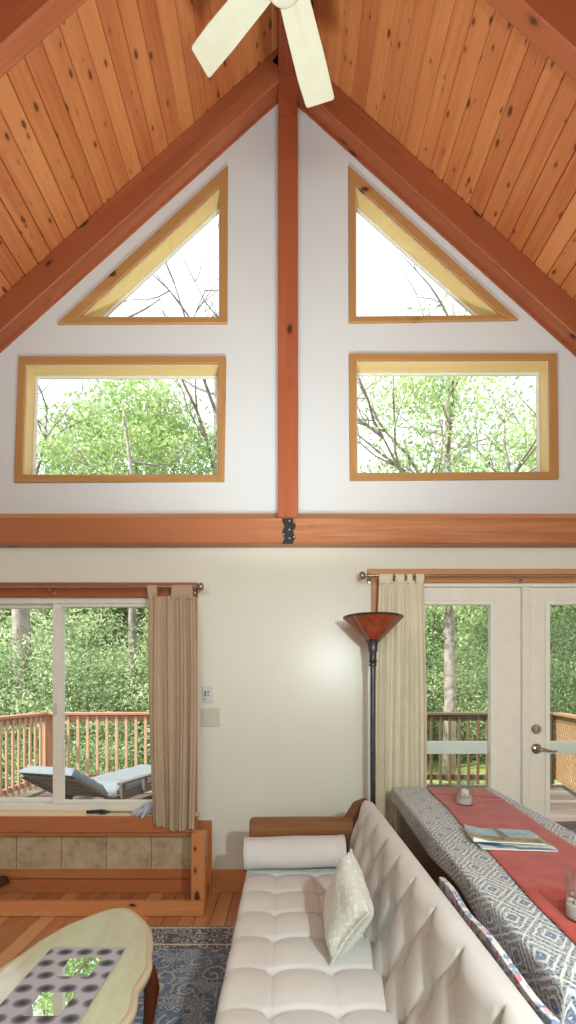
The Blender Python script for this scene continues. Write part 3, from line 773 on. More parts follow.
# ------------------------------------------------------------------ floor lamp
lx, ly = .534, -.25
lp = thing('floor_lamp', 'tall torchiere floor lamp with amber cone shade and dark bronze pole', 'lamp', (lx, ly, 0))
m = MB(); m.lathe([(.125, 0), (.125, .012), (.11, .022), (.04, .034), (.02, .05), (.0001, .05)], (lx, ly, 0), 32); m.build('base', M['bronze'], lp, smooth=True)
m = MB(); m.tube([(lx, ly, .03), (lx, ly, 1.505)], .0165, 16); m.lathe([(.0165, 1.485), (.024, 1.49), (.024, 1.5), (.0165, 1.505)], (lx, ly, 0), 16); m.build('pole', M['bronze'], lp, smooth=True)
m = MB(); m.lathe([(.018, 1.50), (.026, 1.515), (.022, 1.53), (.022, 1.57), (.03, 1.585), (.028, 1.595), (.034, 1.63), (.043, 1.652)], (lx, ly, 0), 20); m.build('neck', M['bronze'], lp, smooth=True)
zb_, zt_, rb_, rt_ = 1.645, 1.785, .040, .178
m = MB(); m.lathe([(rb_, zb_), (rt_, zt_), (rt_-.004, zt_), (rb_-.003, zb_+.003)], (lx, ly, 0), 64)
m.f = m.f[:-2]; m.pid = m.pid[:-2]; m.mi = m.mi[:-2]
sh = m.build('shade', M['mica'], lp, smooth=True)
m = MB()
for a in (222, 318, 0, 180, 42, 138):
    a = math.radians(a)
    m.tube([(lx+(rb_+.002)*math.cos(a), ly+(rb_+.002)*math.sin(a), zb_), (lx+(rt_+.002)*math.cos(a), ly+(rt_+.002)*math.sin(a), zt_)], .0058, 8)
m.build('shade_rib', M['nickel'], sh, smooth=True)
m = MB()
for r, z in ((rt_, zt_), (rb_, zb_)):
    m.tube([(lx+r*math.cos(2*PI*k/48), ly+r*math.sin(2*PI*k/48), z) for k in range(49)], .0065, 8, False)
m.build('shade_rim', M['bronze'], sh, smooth=True)
m = MB(); m.lathe([(.0001, 1.655), (.025, 1.66), (.03, 1.69), (.022, 1.71), (.03, 1.74), (.022, 1.765), (.0001, 1.772)], (lx, ly, 0), 16); m.build('bulb', M['wax'], lp, smooth=True)

# ------------------------------------------------------------------ sofa
sofa = thing('sofa', 'long tufted oatmeal fabric sofa with wooden end arm', 'sofa', (.15, -1.53, 0))
SY0, SY1, SX0, SX1 = -2.46, -.66, -.205, .33
rows = [-.80-.205*k for k in range(8)]; cols = (-.045, .15)
def seat_top(u, v):
    x = SX0+(SX1-SX0)*u; y = SY1+(SY0-SY1)*v
    ed = min(x-SX0, SX1-x+.05, SY1-y, y-SY0); r = .035
    e = 1 if ed > r else math.sqrt(max(0, 1-((r-ed)/r)**2))
    h = .395+.03*e
    # seams along the sofa
    for cx_ in cols: h -= .004*math.exp(-((x-cx_)/.007)**2)
    # arched cross creases between the buttons
    for yr in rows:
        if cols[0] <= x <= cols[1]: t_ = (x-cols[0])/(cols[1]-cols[0])
        elif x < cols[0]: t_ = (x-SX0)/(cols[0]-SX0)
        else: t_ = (x-cols[1])/(SX1-cols[1])
        arch = .026*(1-(2*t_-1)**2)
        k = .011 if cols[0] <= x <= cols[1] else (.008*t_ if x < cols[0] else .009)
        dy = y-(yr+arch)
        h -= k*math.exp(-(dy/.009)**2)+.010*math.exp(-(dy/.05)**2)
        for cx_ in cols:
            d2_ = (x-cx_)**2+(y-yr)**2
            h -= .016*math.exp(-d2_/.016**2)
    return (x, y, h)
m = MB(); m.slab(110, 330, seat_top, lambda u, v: (SX0+.004+(SX1-SX0-.008)*u, SY1-.004+(SY0-SY1+.008)*v, .27))
m.build('seat_cushion', M['sofa'], sofa, smooth=True, angle=70)
for yr in rows:
    for cx_ in cols:
        m = MB(); m.lathe([(.009, 0), (.008, .003), (.0001, .005)], (cx_, yr, seat_top((cx_-SX0)/(SX1-SX0), (yr-SY1)/(SY0-SY1))[2]-.001), 12); m.build('seat_button', M['sofa'], sofa, smooth=True)
# backrest
BL = .410                                     # slant length above the seat
bb0 = Vector((.325, 0, .36)); bdir = Vector((.115, 0, .40)).normalized(); bn = Vector((-bdir.z, 0, bdir.x))
def back_fn(side):
    def fn(u, v):
        y = SY1+.01+(SY0-SY1-.02)*u; s_ = BL*v
        ed = min(y-SY0-.01, SY1+.01-y, BL-s_)
        r = .05; e = 1 if ed > r else math.sqrt(max(0, 1-((r-ed)/r)**2))
        if side < 0:
            return tuple(bb0+bdir*(s_-.0*e)-bn*(.055*e-.0)+Vector((0, y, 0)))
        su, sv = .205, .155
        a = (y-SY1)/su; b = (s_-.06)/sv/2*1.0
        p_ = a+b*1.0; q_ = a-b*1.0
        puff = (abs(math.sin(PI*p_))*abs(math.sin(PI*q_)))
        h = .017*(puff**.45)
        # tuft pits
        for pi_ in (math.floor(p_), math.floor(p_)+1):
            for qi in (math.floor(q_), math.floor(q_)+1):
                aa = (pi_+qi)/2; bb_ = (pi_-qi)/2
                dy = (a-aa)*su; ds = (b-bb_)*2*sv
                h -= .062*math.exp(-(dy*dy/.0085**2+ds*ds/.032**2))+.016*math.exp(-(dy*dy/.035**2+ds*ds/.05**2))
        top = min(1, max(0, (BL-s_)/.09))
        h = h*top+(1-top)*.016
        return tuple(bb0+bdir*s_+bn*((.03+h)*e)+Vector((0, y, 0)))
    return fn
m = MB(); m.slab(620, 120, back_fn(1), back_fn(-1)); m.build('backrest', M['sofa'], sofa, smooth=True, angle=75)
# base frame, legs, end arm
m = MB(); m.box((SX0+.015, SY0+.02, .20), (.37, SY1-.005, .272), .006); m.build('frame', M['walnut_z'], sofa)
for x in (SX0+.06, .32):
    for y in (SY0+.15, -1.55, SY1-.15):
        m = MB(); m.lathe([(.016, .0095), (.018, .02), (.026, .20)], (x, y, 0), 14); m.build('leg', M['walnut_z'], sofa, smooth=True)
ya0, ya1 = -.655, -.62
m = MB()
m.prism([(-.20, .36), (-.225, .38), (-.225, .455), (-.205, .465), (-.195, .475), (-.195, .645), (-.18, .66), (.36, .665), (.36, .36)], lambda u, v, w: (u, w, v), ya0, ya1, .006)
am = m.build('end_arm', M['walnut'], sofa)
m = MB(); m.prism([(.30, .36), (.31, .66), (.36, .74), (.42, .765), (.46, .74), (.42, .36)], lambda u, v, w: (u, w, v), ya0+.015, ya1, .006); m.build('arm_bracket', M['walnut_z'], sofa)
# bolster
def bolster():
    b = thing('bolster_cushion', 'round pale bolster lying across the far end of the sofa seat', 'cushion', (.045, -.745, .425))
    m = MB(); R_ = .080; prof = []
    L = .255
    prof = [(.0001, -L+.004), (.04, -L+.002), (.068, -L), (.076, -L+.004), (R_, -L+.014)]+[(R_-.003*abs(math.sin(z*9)), z) for z in [(-L+.03)+i*(2*L-.06)/14 for i in range(15)]]+[(R_, L-.014), (.076, L-.004), (.068, L), (.04, L-.002), (.0001, L-.004)]
    Mx = Matrix.Translation((.045, -.752, .514)) @ Matrix.Rotation(math.radians(-1.5), 4, 'Y') @ Matrix.Rotation(PI/2, 4, 'Y')
    m.lathe(prof, n=36, M=Mx); m.build('cover', M['bolster'], b, smooth=True, angle=60)
    for s in (-1, 1):
        m = MB()
        m.tube([Mx @ Vector((.077*math.cos(2*PI*k/36), .077*math.sin(2*PI*k/36), s*(L-.003))) for k in range(37)], .0035, 6, False); m.build('piping', M['bolster'], b, smooth=True)
bolster()
# throw pillow leaning on the backrest
P1, P2, P3, P4 = at(335, 971, 1.58), at(374, 912, 1.46), at(353.5, 851, 1.80), at(333, 905, 1.92)
P1.z = max(P1.z, .44); nrm = (P2-P1).cross(P4-P1).normalized()
if nrm.x > 0: nrm = -nrm
def pil(sd):
    def fn(u, v):
        u_, v_ = 2*u-1, 2*v-1
        p_ = P1*(1-u)*(1-v)+P2*u*(1-v)+P3*u*v+P4*(1-u)*v
        cen = (P1+P2+P3+P4)/4
        pin = 1-.10*((1-u_*u_)**1*(v_**8)+(1-v_*v_)*(u_**8))
        p_ = cen+(p_-cen)*pin
        th = max(0, (1-u_**4)*(1-v_**4))**.55*.054
        th += .006*noise.noise(Vector((u*5, v*5, 2)))*th/.065
        return tuple(p_+nrm*th*sd+nrm*.01)
    return fn
tpw = thing('throw_pillow', 'small damask throw pillow leaning on the sofa back', 'pillow', (P1+P4)/2)
m = MB(); m.slab(36, 36, pil(1), pil(-1)); m.build('cover', M['pillow'], tpw, smooth=True, angle=80)
m = MB(); f_ = pil(0); ring = [f_(i/24, 0) for i in range(24)]+[f_(1, i/24) for i in range(24)]+[f_(1-i/24, 1) for i in range(24)]+[f_(0, 1-i/24) for i in range(25)]
m.tube(ring, .0045, 6, False); m.build('piping', M['pillow'], tpw, smooth=True)

# ------------------------------------------------------------------ rug and coffee table
rx0, rx1, ry1, ry0 = -.95, .62, 2.705-DIST, -2.9
m = MB(); m.box((rx0, ry0, 0.001), (rx1, ry1, .009), .002)
tag(m.build('rug', M['rug'], loc=(rx0, ry1, 0)), 'navy patterned rug with cream scrolls and a grey border', 'rug')
cxm, cym = -.675, 1.33-DIST
ct = thing('coffee_table', 'scalloped oval coffee table with cream lacquered top and carved legs', 'table', (cxm, cym, 0))
def ct_out(off=0.0, n=160):
    pts = []
    right = [(.0, .638), (.05, .622), (.115, .55), (.165, .475), (.195, .40), (.212, .345), (.222, .29), (.243, .22), (.243, .15), (.238, .10), (.252, .04), (.258, 0)]
    right = right+[(x, -y) for x, y in right[-2::-1]]
    loop = right+[(-x, y) for x, y in right[-2:0:-1]]
    k = len(loop)
    for i in range(k):
        for j in range(4):
            t_ = j/4
            p0, p1, p2, p3 = [Vector(loop[(i+a) % k]) for a in (-1, 0, 1, 2)]
            q_ = .5*((2*p1)+(p2-p0)*t_+(2*p0-5*p1+4*p2-p3)*t_*t_+(3*p1-p0-3*p2+p3)*t_**3)
            pts.append(q_)
    if off:
        k = len(pts); res = []
        for i in range(k):
            d = (pts[(i+1) % k]-pts[i-1]).normalized(); res.append(pts[i]+Vector((-d.y, d.x))*-off if True else 0)
        cen = Vector((0, 0))
        # keep the inward side
        if (res[0]-cen).length > (pts[0]-cen).length and off > 0: res = [2*p_-q_ for p_, q_ in zip(pts, res)]
        pts = res
    return [(cxm+p_.x, cym+p_.y) for p_ in pts]
outl = ct_out(); inl = ct_out(.022)
m = MB(); m.prism(inl, lambda u, v, w: (u, v, w), .432, .449); m.build('table_top', M['lacquer'], ct)
m = MB(); n_ = len(outl); prof = [(0.0, .449, 1), (.3, .4515, 1), (.7, .4505, 1), (1, .444, 1), (1.0, .438, 1), (.8, .430, 1), (.85, .424, 1), (.5, .416, 1), (0, .414, 1)]
b0 = 0
for t_, z, _ in prof:
    for i in range(n_):
        a, b = Vector(inl[i]), Vector(outl[i]); p_ = a+(b-a)*t_*1.0; m.v.append(Vector((p_.x, p_.y, z)))
for j in range(len(prof)-1):
    for i in range(n_): m.face([j*n_+i, j*n_+(i+1) % n_, (j+1)*n_+(i+1) % n_, (j+1)*n_+i])
m.build('carved_edge', M['lacquer_edge'], ct, smooth=True, angle=60)
m = MB(); ap = ct_out(.06); m.prism(ap, lambda u, v, w: (u, v, w), .37, .431); m.build('apron', M['legwood'], ct)
for sx in (-1, 1):
    for sy in (-1, 1):
        bx, by = cxm+sx*.175, cym+sy*.30
        dx, dy = sx*.75, sy*.45
        cv = [(0, .41, .03), (.035, .37, .031), (.05, .31, .027), (.04, .22, .02), (.022, .12, .015), (.018, .065, .014), (.034, .037, .017), (.052, .027, .016), (.06, .022, .008)]
        m = MB(); m.tube([(bx+dx*a, by+dy*a, z) for a, z, r in cv], [r for a, z, r in cv], 12); m.build('leg', M['legwood'], ct, smooth=True)
rl0, rl1 = cym-.52, 1.655-DIST
m = MB(); m.box((-.805, rl0, .4525), (-.553, rl1, .4545), .0006)
tag(m.build('table_runner', M['dots'], loc=(-.68, rl1, .4525)), 'grey table runner with dark shaded dots on the coffee table', 'table runner')
for j, (px, py, lb) in enumerate(((79.5, 967.5, 'far square mirror tile on the dotted runner'), (50.3, 1004.5, 'near square mirror tile on the dotted runner'))):
    k = (py-690)/(EYE-.456); p_ = Vector(((px-286)/k, F/k-DIST, .4546))
    m = MB(); m.box((p_.x-.051, p_.y-.051, .4546), (p_.x+.051, p_.y+.051, .4586), .0008)
    tag(m.build('mirror_tile', M['mirror'], loc=p_), lb, 'mirror', 'mirror tiles on the coffee table')

# ------------------------------------------------------------------ long table by the doors
TW, TL, TZ = .58, 1.95, .742
trz = math.radians(-2.6)
tb = thing('dining_table', 'long narrow wooden table behind the sofa under a blue cloth', 'table', (.66, -.285, 0), trz)
TB = Matrix.Translation((.66, -.285, 0)) @ Matrix.Rotation(trz, 4, 'Z')
def tw_(x, y, z): return TB @ Vector((x, y, z))          # local: x to the right, y towards the doors (negative = nearer)
m = MB(); m.box((0, -TL, TZ-.025), (TW, 0, TZ), .004, TB); m.build('table_top', M['tablewood'], tb)
m = MB()
m.box((.03, -TL+.03, .30), (.05, -.03, TZ-.026), .002, TB); m.box((TW-.05, -TL+.03, .54), (TW-.03, -.03, TZ-.026), .002, TB)
m.box((.05, -.05, .54), (TW-.05, -.03, TZ-.026), .002, TB); m.box((.05, -TL+.03, .54), (TW-.05, -TL+.05, TZ-.026), .002, TB); m.build('apron', M['tablewood'], tb)
for x in (.055, TW-.115):
    for y in (-.115, -TL+.055):
        m = MB(); m.box((x, y, 0), (x+.06, y+.06, .56), .004, TB); m.build('leg', M['tablewood'], tb)
def cloth_prof(s, y):
    """s: distance across the cloth from its left hem; returns local x, z"""
    dropL = .072+.012*math.sin(y*6.0)+.03*max(0, (-y-1.3)); r = .012
    L = dropL; arc = r*PI/2
    if s < L:
        k = L-s; return (-r-.004-.012*(k/.1)**1.0-.004*math.sin(y*11)*(k/.08), TZ+.004-r-k)
    s -= L
    if s < arc:
        a = s/arc*PI/2; return (-r*math.cos(a)-.004, TZ+.004-r+r*math.sin(a))
    s -= arc
    if s < TW+.004: return (s-.004, TZ+.004)
    s -= TW+.004
    if s < arc:
        a = s/arc*PI/2; return (TW+r*math.sin(a), TZ+.004-r+r*math.cos(a))
    s -= arc; return (TW+r+.004+.01*s, TZ+.004-r-s)
tot = .10+.012*PI+TW+.004+.12
def cl(u, v):
    yy = -v*(TL+.36)+.035
    y = yy
    wv = 0.0
    s = u*tot; x, z = cloth_prof(s, max(-TL, min(0, y)))
    if y > .012:
        z -= (y-.012)*.9; y = .012
    if y < -TL-.012:
        z -= (-TL-.012-y)*1.0; y = -TL-.016-.01*math.sin(x*30)
    return tuple(tw_(x, y, z))
m = MB(); m.grid(90, 200, cl, lambda u, v: (u*tot, v*(TL+.36)))
tc = m.build('tablecloth', M['cloth'], smooth=True, angle=180, loc=(.66, -.285, TZ), rot=(0, 0, trz), fix=False)
tag(tc, 'blue and white diamond pattern tablecloth draped over the long table', 'tablecloth')
sd = tc.modifiers.new('thick', 'SOLIDIFY'); sd.thickness = .002; sd.offset = 1
# red runner on the cloth
rr = math.radians(-3.2)
RB = TB @ Matrix.Translation((.365, 0, 0)) @ Matrix.Rotation(rr, 4, 'Z')
def rn(u, v):
    x = (u-.5)*.345; y = -v*1.93+.0
    z = TZ+.0085+.0035*max(0, noise.noise(Vector((x*4, y*9, 3))))+.006*math.exp(-((y+.22+.25*x)/.018)**2)*(.5+u*.5)
    z += .005*math.exp(-((y+.38-.3*x)/.02)**2)*u
    p_ = RB @ Vector((x+.004*math.sin(y*9), y, z)); return tuple(p_)
m = MB(); m.grid(30, 150, rn)
ru = m.build('table_runner', M['runner'], smooth=True, angle=180, loc=RB @ Vector((0, 0, TZ+.008)), fix=False)
tag(ru, 'plain brick red runner along the middle of the blue tablecloth', 'table runner')
sd = ru.modifiers.new('thick', 'SOLIDIFY'); sd.thickness = .0015; sd.offset = -1
ZT = TZ+.0125
# candle jars
def jar(px, py, label):
    k = (py-690)/(EYE-ZT); c = Vector(((px-286)/k, F/k-DIST, ZT))
    j = thing('candle_jar', label, 'candle holder', c, group='glass candle jars on the red runner')
    R0, H = .043, .118
    m = MB(); m.lathe([(.0001, 0), (R0, 0), (R0, H), (R0-.0025, H), (R0-.0025, .005), (.0001, .005)], c, 32); m.build('glass', M['cupglass'], j, smooth=True, angle=40)
    m = MB(); m.lathe([(.0001, .0055), (R0-.003, .0055), (R0-.003, .036), (.02, .043), (.0001, .041)], c, 24); m.build('sand', M['sand'], j, smooth=True)
    m = MB(); m.lathe([(.0001, .040), (.019, .040), (.0195, .072), (.016, .077), (.002, .075), (.0015, .086), (.0001, .087)], c+Vector((.002, 0, 0)), 18); m.build('candle', M['wax'], j, smooth=True)
    for i in range(7):
        a = i*.9; r = .029; m = MB(); bm = bmesh.new(); bmesh.ops.create_icosphere(bm, subdivisions=2, radius=.008)
        for v in bm.verts: v.co = Vector((v.co.x*(1+.4*math.sin(i)), v.co.y, v.co.z*.7))*(1+.2*noise.noise(v.co*200+Vector((i, 0, 0))))+c+Vector((r*math.cos(a), r*math.sin(a), .044+.004*(i % 3)))
        m.bm(bm); m.build('shell', M['shell'], j, smooth=True)
jar(464.5, 804, 'glass candle jar on the runner at the far end by the door')
jar(584, 919, 'glass candle jar on the runner at the near end, cut by the frame')
# magazines
def mag(c, wx, wy, rz, z0, mat, label, curl=0.0):
    c = Vector(c); o = thing('magazine', label, 'magazine', (c.x, c.y, z0), rz, 'magazines on the red runner')
    Mx = Matrix.Translation((c.x, c.y, 0)) @ Matrix.Rotation(rz, 4, 'Z')
    f = lambda u, v: curl*max(0, (.25-u))*4*.012+.004*max(0, noise.noise(Vector((u*2, v*2, z0*90))))
    m = MB(); m.slab(16, 12, lambda u, v: Mx @ Vector(((u-.5)*wx, (v-.5)*wy, z0+.0042+f(u, v))), lambda u, v: Mx @ Vector(((u-.5)*wx, (v-.5)*wy, z0+.0003))); m.build('pages', M['paper'], o)
    m = MB(); m.slab(16, 12, lambda u, v: Mx @ Vector(((u-.5)*(wx+.002), (v-.5)*(wy+.002), z0+.0050+f(u, v))), lambda u, v: Mx @ Vector(((u-.5)*(wx+.002), (v-.5)*(wy+.002), z0+.0044+f(u, v)))); cv = m.build('cover', mat, o)
    return o, Mx, f
def onz(px, py, z):
    k = (py-690)/(EYE-z); return Vector(((px-286)/k, F/k-DIST, z))
mag(onz(510, 842, ZT), .265, .20, -.10, ZT, M['cover2'], 'lower magazine of the pair with blue and green cover')
o_, Mx, f_ = mag(onz(502.5, 836, ZT+.012), .255, .175, -.16, ZT+.0108, M['cover'], 'upper magazine of the pair with a tower and sky on the cover', 1.0)
m = MB()
for i in range(8):                                        # pale unreadable title strokes on the cover
    x = .035+.0105*i; y0_ = .052
    hh = .02 if i % 3 else .026
    m.box((x, y0_-hh/2, ZT+.0161), (x+.0035, y0_+hh/2, ZT+.0166), 0, Mx)
    if i % 2: m.box((x, y0_+hh/2-.003, ZT+.0161), (x+.008, y0_+hh/2, ZT+.0166), 0, Mx)
m.build('title_strokes', M['paper'], o_)
# floral quilt tucked behind the sofa
q = thing('floral_quilt', 'pink and blue floral quilt tucked between the sofa back and table', 'quilt', (.55, -1.9, 0))
def qs(sd):
    def fn(u, v):
        y = -1.60-.70*u; z = .012+.705*v+.006*math.sin(u*13)*v
        x = .506+.012*(1-u)+(sd*(.006+.006*math.sin(PI*min(1, v)*.9)))
        x += .001*math.sin(u*21+v*4)
        return (x, y, z-(0 if abs(v-1) > .01 else 0))
    return fn
m = MB(); m.slab(60, 24, qs(-1), qs(1)); m.build('folded_layer', M['floral'], q, smooth=True, angle=60)

# ------------------------------------------------------------------ outside: deck
PA, PBk = Vector((-3.44, 3.66)), Vector((-3.44, .45))
PM = Vector((0, 3.66)); QA, QB = Vector((3.88, 3.72)), Vector((3.0, .45))
DZ = -.05
m = MB(); y = .2
while y < 3.8:
    m.cur = random.random()+.01; f_ = min(1, (y-.2)/3.46)
    m.box((PBk.x-.3+(PA.x-PBk.x)*f_, y, DZ-.03), (QB.x+.3+(QA.x-QB.x)*f_, y+.135, DZ), .004); y += .141
struct(m.build('deck_floor', M['deck']), 'weathered grey deck boards outside the french doors', 'deck')
def railing(A, B, label, post_at, n, lattice=False, rm=M['cedar_rail'], bm_=M['cedar_bal']):
    L = (B-A).length; a_ = math.atan2(B.y-A.y, B.x-A.x)
    o = thing('deck_railing', label, 'railing', (A.x, A.y, DZ), a_)
    Mx = Matrix.Translation((A.x, A.y, 0)) @ Matrix.Rotation(a_, 4, 'Z')
    def prt(nm, a, b, mat, bev=.004):
        m = MB(); m.box(a, b, bev, Mx); return m.build(nm, mat, o)
    prt('top_rail', (-.07, -.07, .985), (L+.07, .07, 1.022), rm)
    prt('upper_rail', (0, -.02, .90), (L, .02, .984), rm)
    prt('lower_rail', (0, -.02, .06), (L, .02, .13), rm)
    for s in post_at: prt('post', (s-.065, -.065, DZ), (s+.065, .065, .984), rm)
    if lattice:
        m = MB(); h = .77; st = .072
        x = -h
        while x < L:
            for dr in (1, -1):
                xa, xb = (x, x+h) if dr > 0 else (x+h, x)
                za, zb = .13, .90
                # clip to the panel
                p0, p1 = Vector((xa, za)), Vector((xb, zb))
                d = p1-p0
                t0, t1 = 0, 1
                for lim, sgn in ((0, 1), (L, -1)):
                    v0, v1 = (p0.x-lim)*sgn, (p1.x-lim)*sgn
                    if v0 < 0 and v1 < 0: t1 = -1
                    elif v0 < 0: t0 = max(t0, v0/(v0-v1))
                    elif v1 < 0: t1 = min(t1, v0/(v0-v1))
                if t1-t0 > .03:
                    a, b = p0+d*t0, p0+d*t1; nn = Vector((-d.y, d.x)).normalized()*.018
                    y0 = .004 if dr > 0 else -.006
                    m.add([Mx @ Vector((q_.x, yy, q_.y)) for yy in (y0, y0+.009) for q_ in (a-nn, a+nn, b+nn, b-nn)],
                          [(0, 1, 2, 3), (7, 6, 5, 4), (0, 4, 5, 1), (1, 5, 6, 2), (2, 6, 7, 3), (3, 7, 4, 0)])
            x += st*1.55
        m.build('lattice_panel', M['lattice'], o)
    else:
        base = None
        for i in range(n):
            s = (i+.5)*L/n
            if min(abs(s-p_) for p_ in post_at) < .06: continue
            m = MB(); m.box((s-.019, -.045, .0), (s+.019, -.021, .97), .003, Mx); m.build('baluster', bm_, o)
    return o
railing(PA, PM, 'sunlit cedar deck railing across the far side of the deck beyond the sliding window', [.02, 1.75, 3.44], 25)
railing(PM, Vector((3.86, 3.66)), 'cedar deck railing with tree shade put into its brown colour, seen through the left french door', [.0, 1.9, 3.7], 29, False, M['shaded_rail'], M['shaded_bal'])
railing(PBk, PA, 'cedar deck railing running back to the house at the left end of the deck', [.05, 1.75], 24)
railing(QB, QA, 'deck railing with diagonal lattice beyond the right french door', [.05, 1.7], 0, True, M['lattice'])

# lounger
lo = thing('deck_lounger', 'grey wooden deck lounger with pale cushions outside the sliding window', 'lounger', (-2.06, 1.74, DZ), math.radians(-17))
LM = wm(lo)
def lb(nm, a, b, mat, bev=.005, R_=None, par=lo, seg=1):
    m = MB(); m.box(a, b, bev, LM @ (R_ or Matrix.Identity(4)), seg); return m.build(nm, mat, par)
for x in (-.33, .29): lb('side_rail', (x, -.05, .24), (x+.04, 1.55, .31), M['teak'])
m = MB()
for i in range(11): m.box((-.29, .02+i*.14, .295), (.29, .11+i*.14, .315), .003, LM)
m.build('seat_slats', M['teak'], lo)
for x in (-.33, .29):
    for y in (.1, 1.42): lb('leg', (x, y, 0), (x+.04, y+.05, .24), M['teak'])
BR = Matrix.Translation((0, -.02, .31)) @ Matrix.Rotation(math.radians(60), 4, 'X')
bk = MB()
for x in (-.33, .28): bk.box((x, -.03, 0), (x+.05, .0, .56), .004, LM @ BR)
for i in range(5): bk.box((-.28, -.022, .05+i*.11), (.28, -.006, .13+i*.11), .003, LM @ BR)
bk.build('back_frame', M['teak'], lo)
def cush(R_, L, h, nm):
    m = MB()
    f = lambda sg: (lambda u, v: LM @ R_ @ Vector(((u-.5)*.6, (h if sg > 0 else 0)*(min(1, 8*min(u, 1-u, v*1.0, 1-v)+.35)) + (.008*abs(math.sin(v*PI*4))*(1 if sg > 0 else 0)), v*L)))
    m.slab(24, 40, f(1), f(-1)); return m.build(nm, M['outcush'], lo, smooth=True, angle=60)
cush(BR @ Matrix.Translation((0, .002, .04)), .57, .085, 'back_cushion')
SR = Matrix.Translation((0, .1, .316)) @ Matrix(((1, 0, 0, 0), (0, 0, 1, 0), (0, 1, 0, 0), (0, 0, 0, 1)))
cush(SR, 1.4, .09, 'seat_cushion')
ar = MB(); ar.box((.36, .02, .43), (.43, .62, .455), .004, LM); ar.box((.33, .1, .26), (.37, .15, .43), .003, LM); ar.box((.33, .5, .26), (.37, .55, .43), .003, LM); ar.build('arm', M['teak'], lo)

# ------------------------------------------------------------------ outside: ground and trees
m = MB()
def gr(u, v):
    x = -40+80*u; y = .3+60*v
    z = -1.15+.25*noise.noise(Vector((x*.15, y*.15, 0)))+max(0, (y-16))*.07
    return (x, y, z)
m.grid(50, 40, gr); struct(m.build('ground', M['grass'], fix=False), 'sunlit rough grass beyond the deck', 'ground')
gz = lambda x, y: gr((x+40)/80, (y-.3)/60)[2]
def crown_mesh(name, mat, rx, ry, rz, cl_n, per, spread, leaf, seed, hollow=.35, up=.5):
    rnd = random.Random(seed); v = []; f = []; pid = []
    for _ in range(cl_n):
        while True:
            p = Vector((rnd.uniform(-1, 1), rnd.uniform(-1, 1), rnd.uniform(-1, 1)))
            if hollow < p.length < 1: break
        c = Vector((p.x*rx, p.y*ry, p.z*rz)); tone = rnd.random()*.6
        for _ in range(per):
            q_ = c+Vector((rnd.gauss(0, spread), rnd.gauss(0, spread), rnd.gauss(0, spread*.55)))
            n_ = Vector((rnd.gauss(0, 1), rnd.gauss(0, 1), rnd.gauss(up, 1))).normalized()
            a = n_.orthogonal().normalized(); a.rotate(Matrix.Rotation(rnd.uniform(0, 6.28), 3, n_)) if False else None
            th = rnd.uniform(0, 6.28); b = n_.cross(a); a, b = a*math.cos(th)+b*math.sin(th), b*math.cos(th)-a*math.sin(th)
            s = leaf*rnd.uniform(.6, 1.25); k = len(v)
            v += [q_-a*s, q_+b*s*.42-a*s*.1, q_+a*s, q_-b*s*.42-a*s*.1]
            f.append((k, k+1, k+2, k+3)); pid.append(max(.01, min(1, tone+rnd.uniform(0, .4))))
    me = bpy.data.meshes.new(name); me.from_pydata(v, [], f)
    at_ = me.attributes.new('pid', 'FLOAT', 'FACE'); at_.data.foreach_set('value', pid)
    me.materials.append(mat); me.update(); return me
def trunk_mesh(name, h, r, nb, spread, mat, seed, zb=.35, depth=2):
    rnd = random.Random(seed); m = MB()
    pts = [Vector((rnd.uniform(-.02, .02)*h*k/6, rnd.uniform(-.02, .02)*h*k/6, h*k/6)) for k in range(7)]
    m.tube(pts, [r*(1-.8*k/6) for k in range(7)], 8)
    def branch(p, d, L, rr, lev):
        q_ = [p]; dd = d.normalized()
        for k in range(4):
            dd = (dd+Vector((rnd.gauss(0, .18), rnd.gauss(0, .18), rnd.gauss(.06, .14)))).normalized(); q_.append(q_[-1]+dd*L/4)
        m.tube(q_, [rr*(1-.75*k/4) for k in range(5)], 5, False)
        if lev > 0:
            for _ in range(4):
                k = rnd.randint(1, 4); branch(q_[k], dd+Vector((rnd.gauss(0, .7), rnd.gauss(0, .7), rnd.gauss(.15, .5))), L*.55, rr*.45, lev-1)
    for i in range(nb):
        z = h*(zb+(.95-zb)*i/nb); a = rnd.uniform(0, 6.28); k = z/h*6; j = min(int(k), 5)
        p = pts[j].lerp(pts[j+1], k-j); branch(p, Vector((math.cos(a), math.sin(a), rnd.uniform(.3, .9))), spread*(1.1-.5*i/nb), r*.38*(1.1-.6*i/nb), depth-1)
    o = m.build(name, mat, smooth=True, angle=180, fix=False); me = o.data; bpy.data.objects.remove(o); return me
def tree(name, cmesh, tmesh, x, y, cz, scl, rz, label, group, cat='tree'):
    t_ = thing(name, label, cat, (x, y, gz(x, y)-.05), rz, group)
    if tmesh:
        o = bpy.data.objects.new('trunk', tmesh); C.objects.link(o); o.parent = t_; o.scale = (scl, scl, scl)
    if cmesh:
        o = bpy.data.objects.new('crown', cmesh); C.objects.link(o); o.parent = t_; o.location = (0, 0, cz); o.scale = (scl, scl, scl)
    return t_
cA = crown_mesh('bushy_crown', M['leaf2'], 2.5, 2.3, 3.0, 420, 80, .26, .07, 11, .45)
cB = crown_mesh('forest_crown', M['leaf'], 2.4, 2.4, 4.2, 300, 70, .34, .085, 12, .3)
cC = crown_mesh('sparse_crown', M['leaf2'], 2.8, 2.4, 3.4, 200, 60, .3, .065, 13, .3)
cD = crown_mesh('understory_crown', M['leaf'], 1.25, 1.2, 1.7, 200, 130, .24, .036, 14, .3)
cE = crown_mesh('dark_crown', M['leaf3'], 3.2, 3.0, 5.0, 200, 40, .5, .2, 15, .2)
tA = trunk_mesh('bark_stem', 8.5, .16, 10, 2.2, M['bark'], 21)
tB = trunk_mesh('bark_stem', 9.0, .13, 6, 1.8, M['bark_pale'], 22, .55)
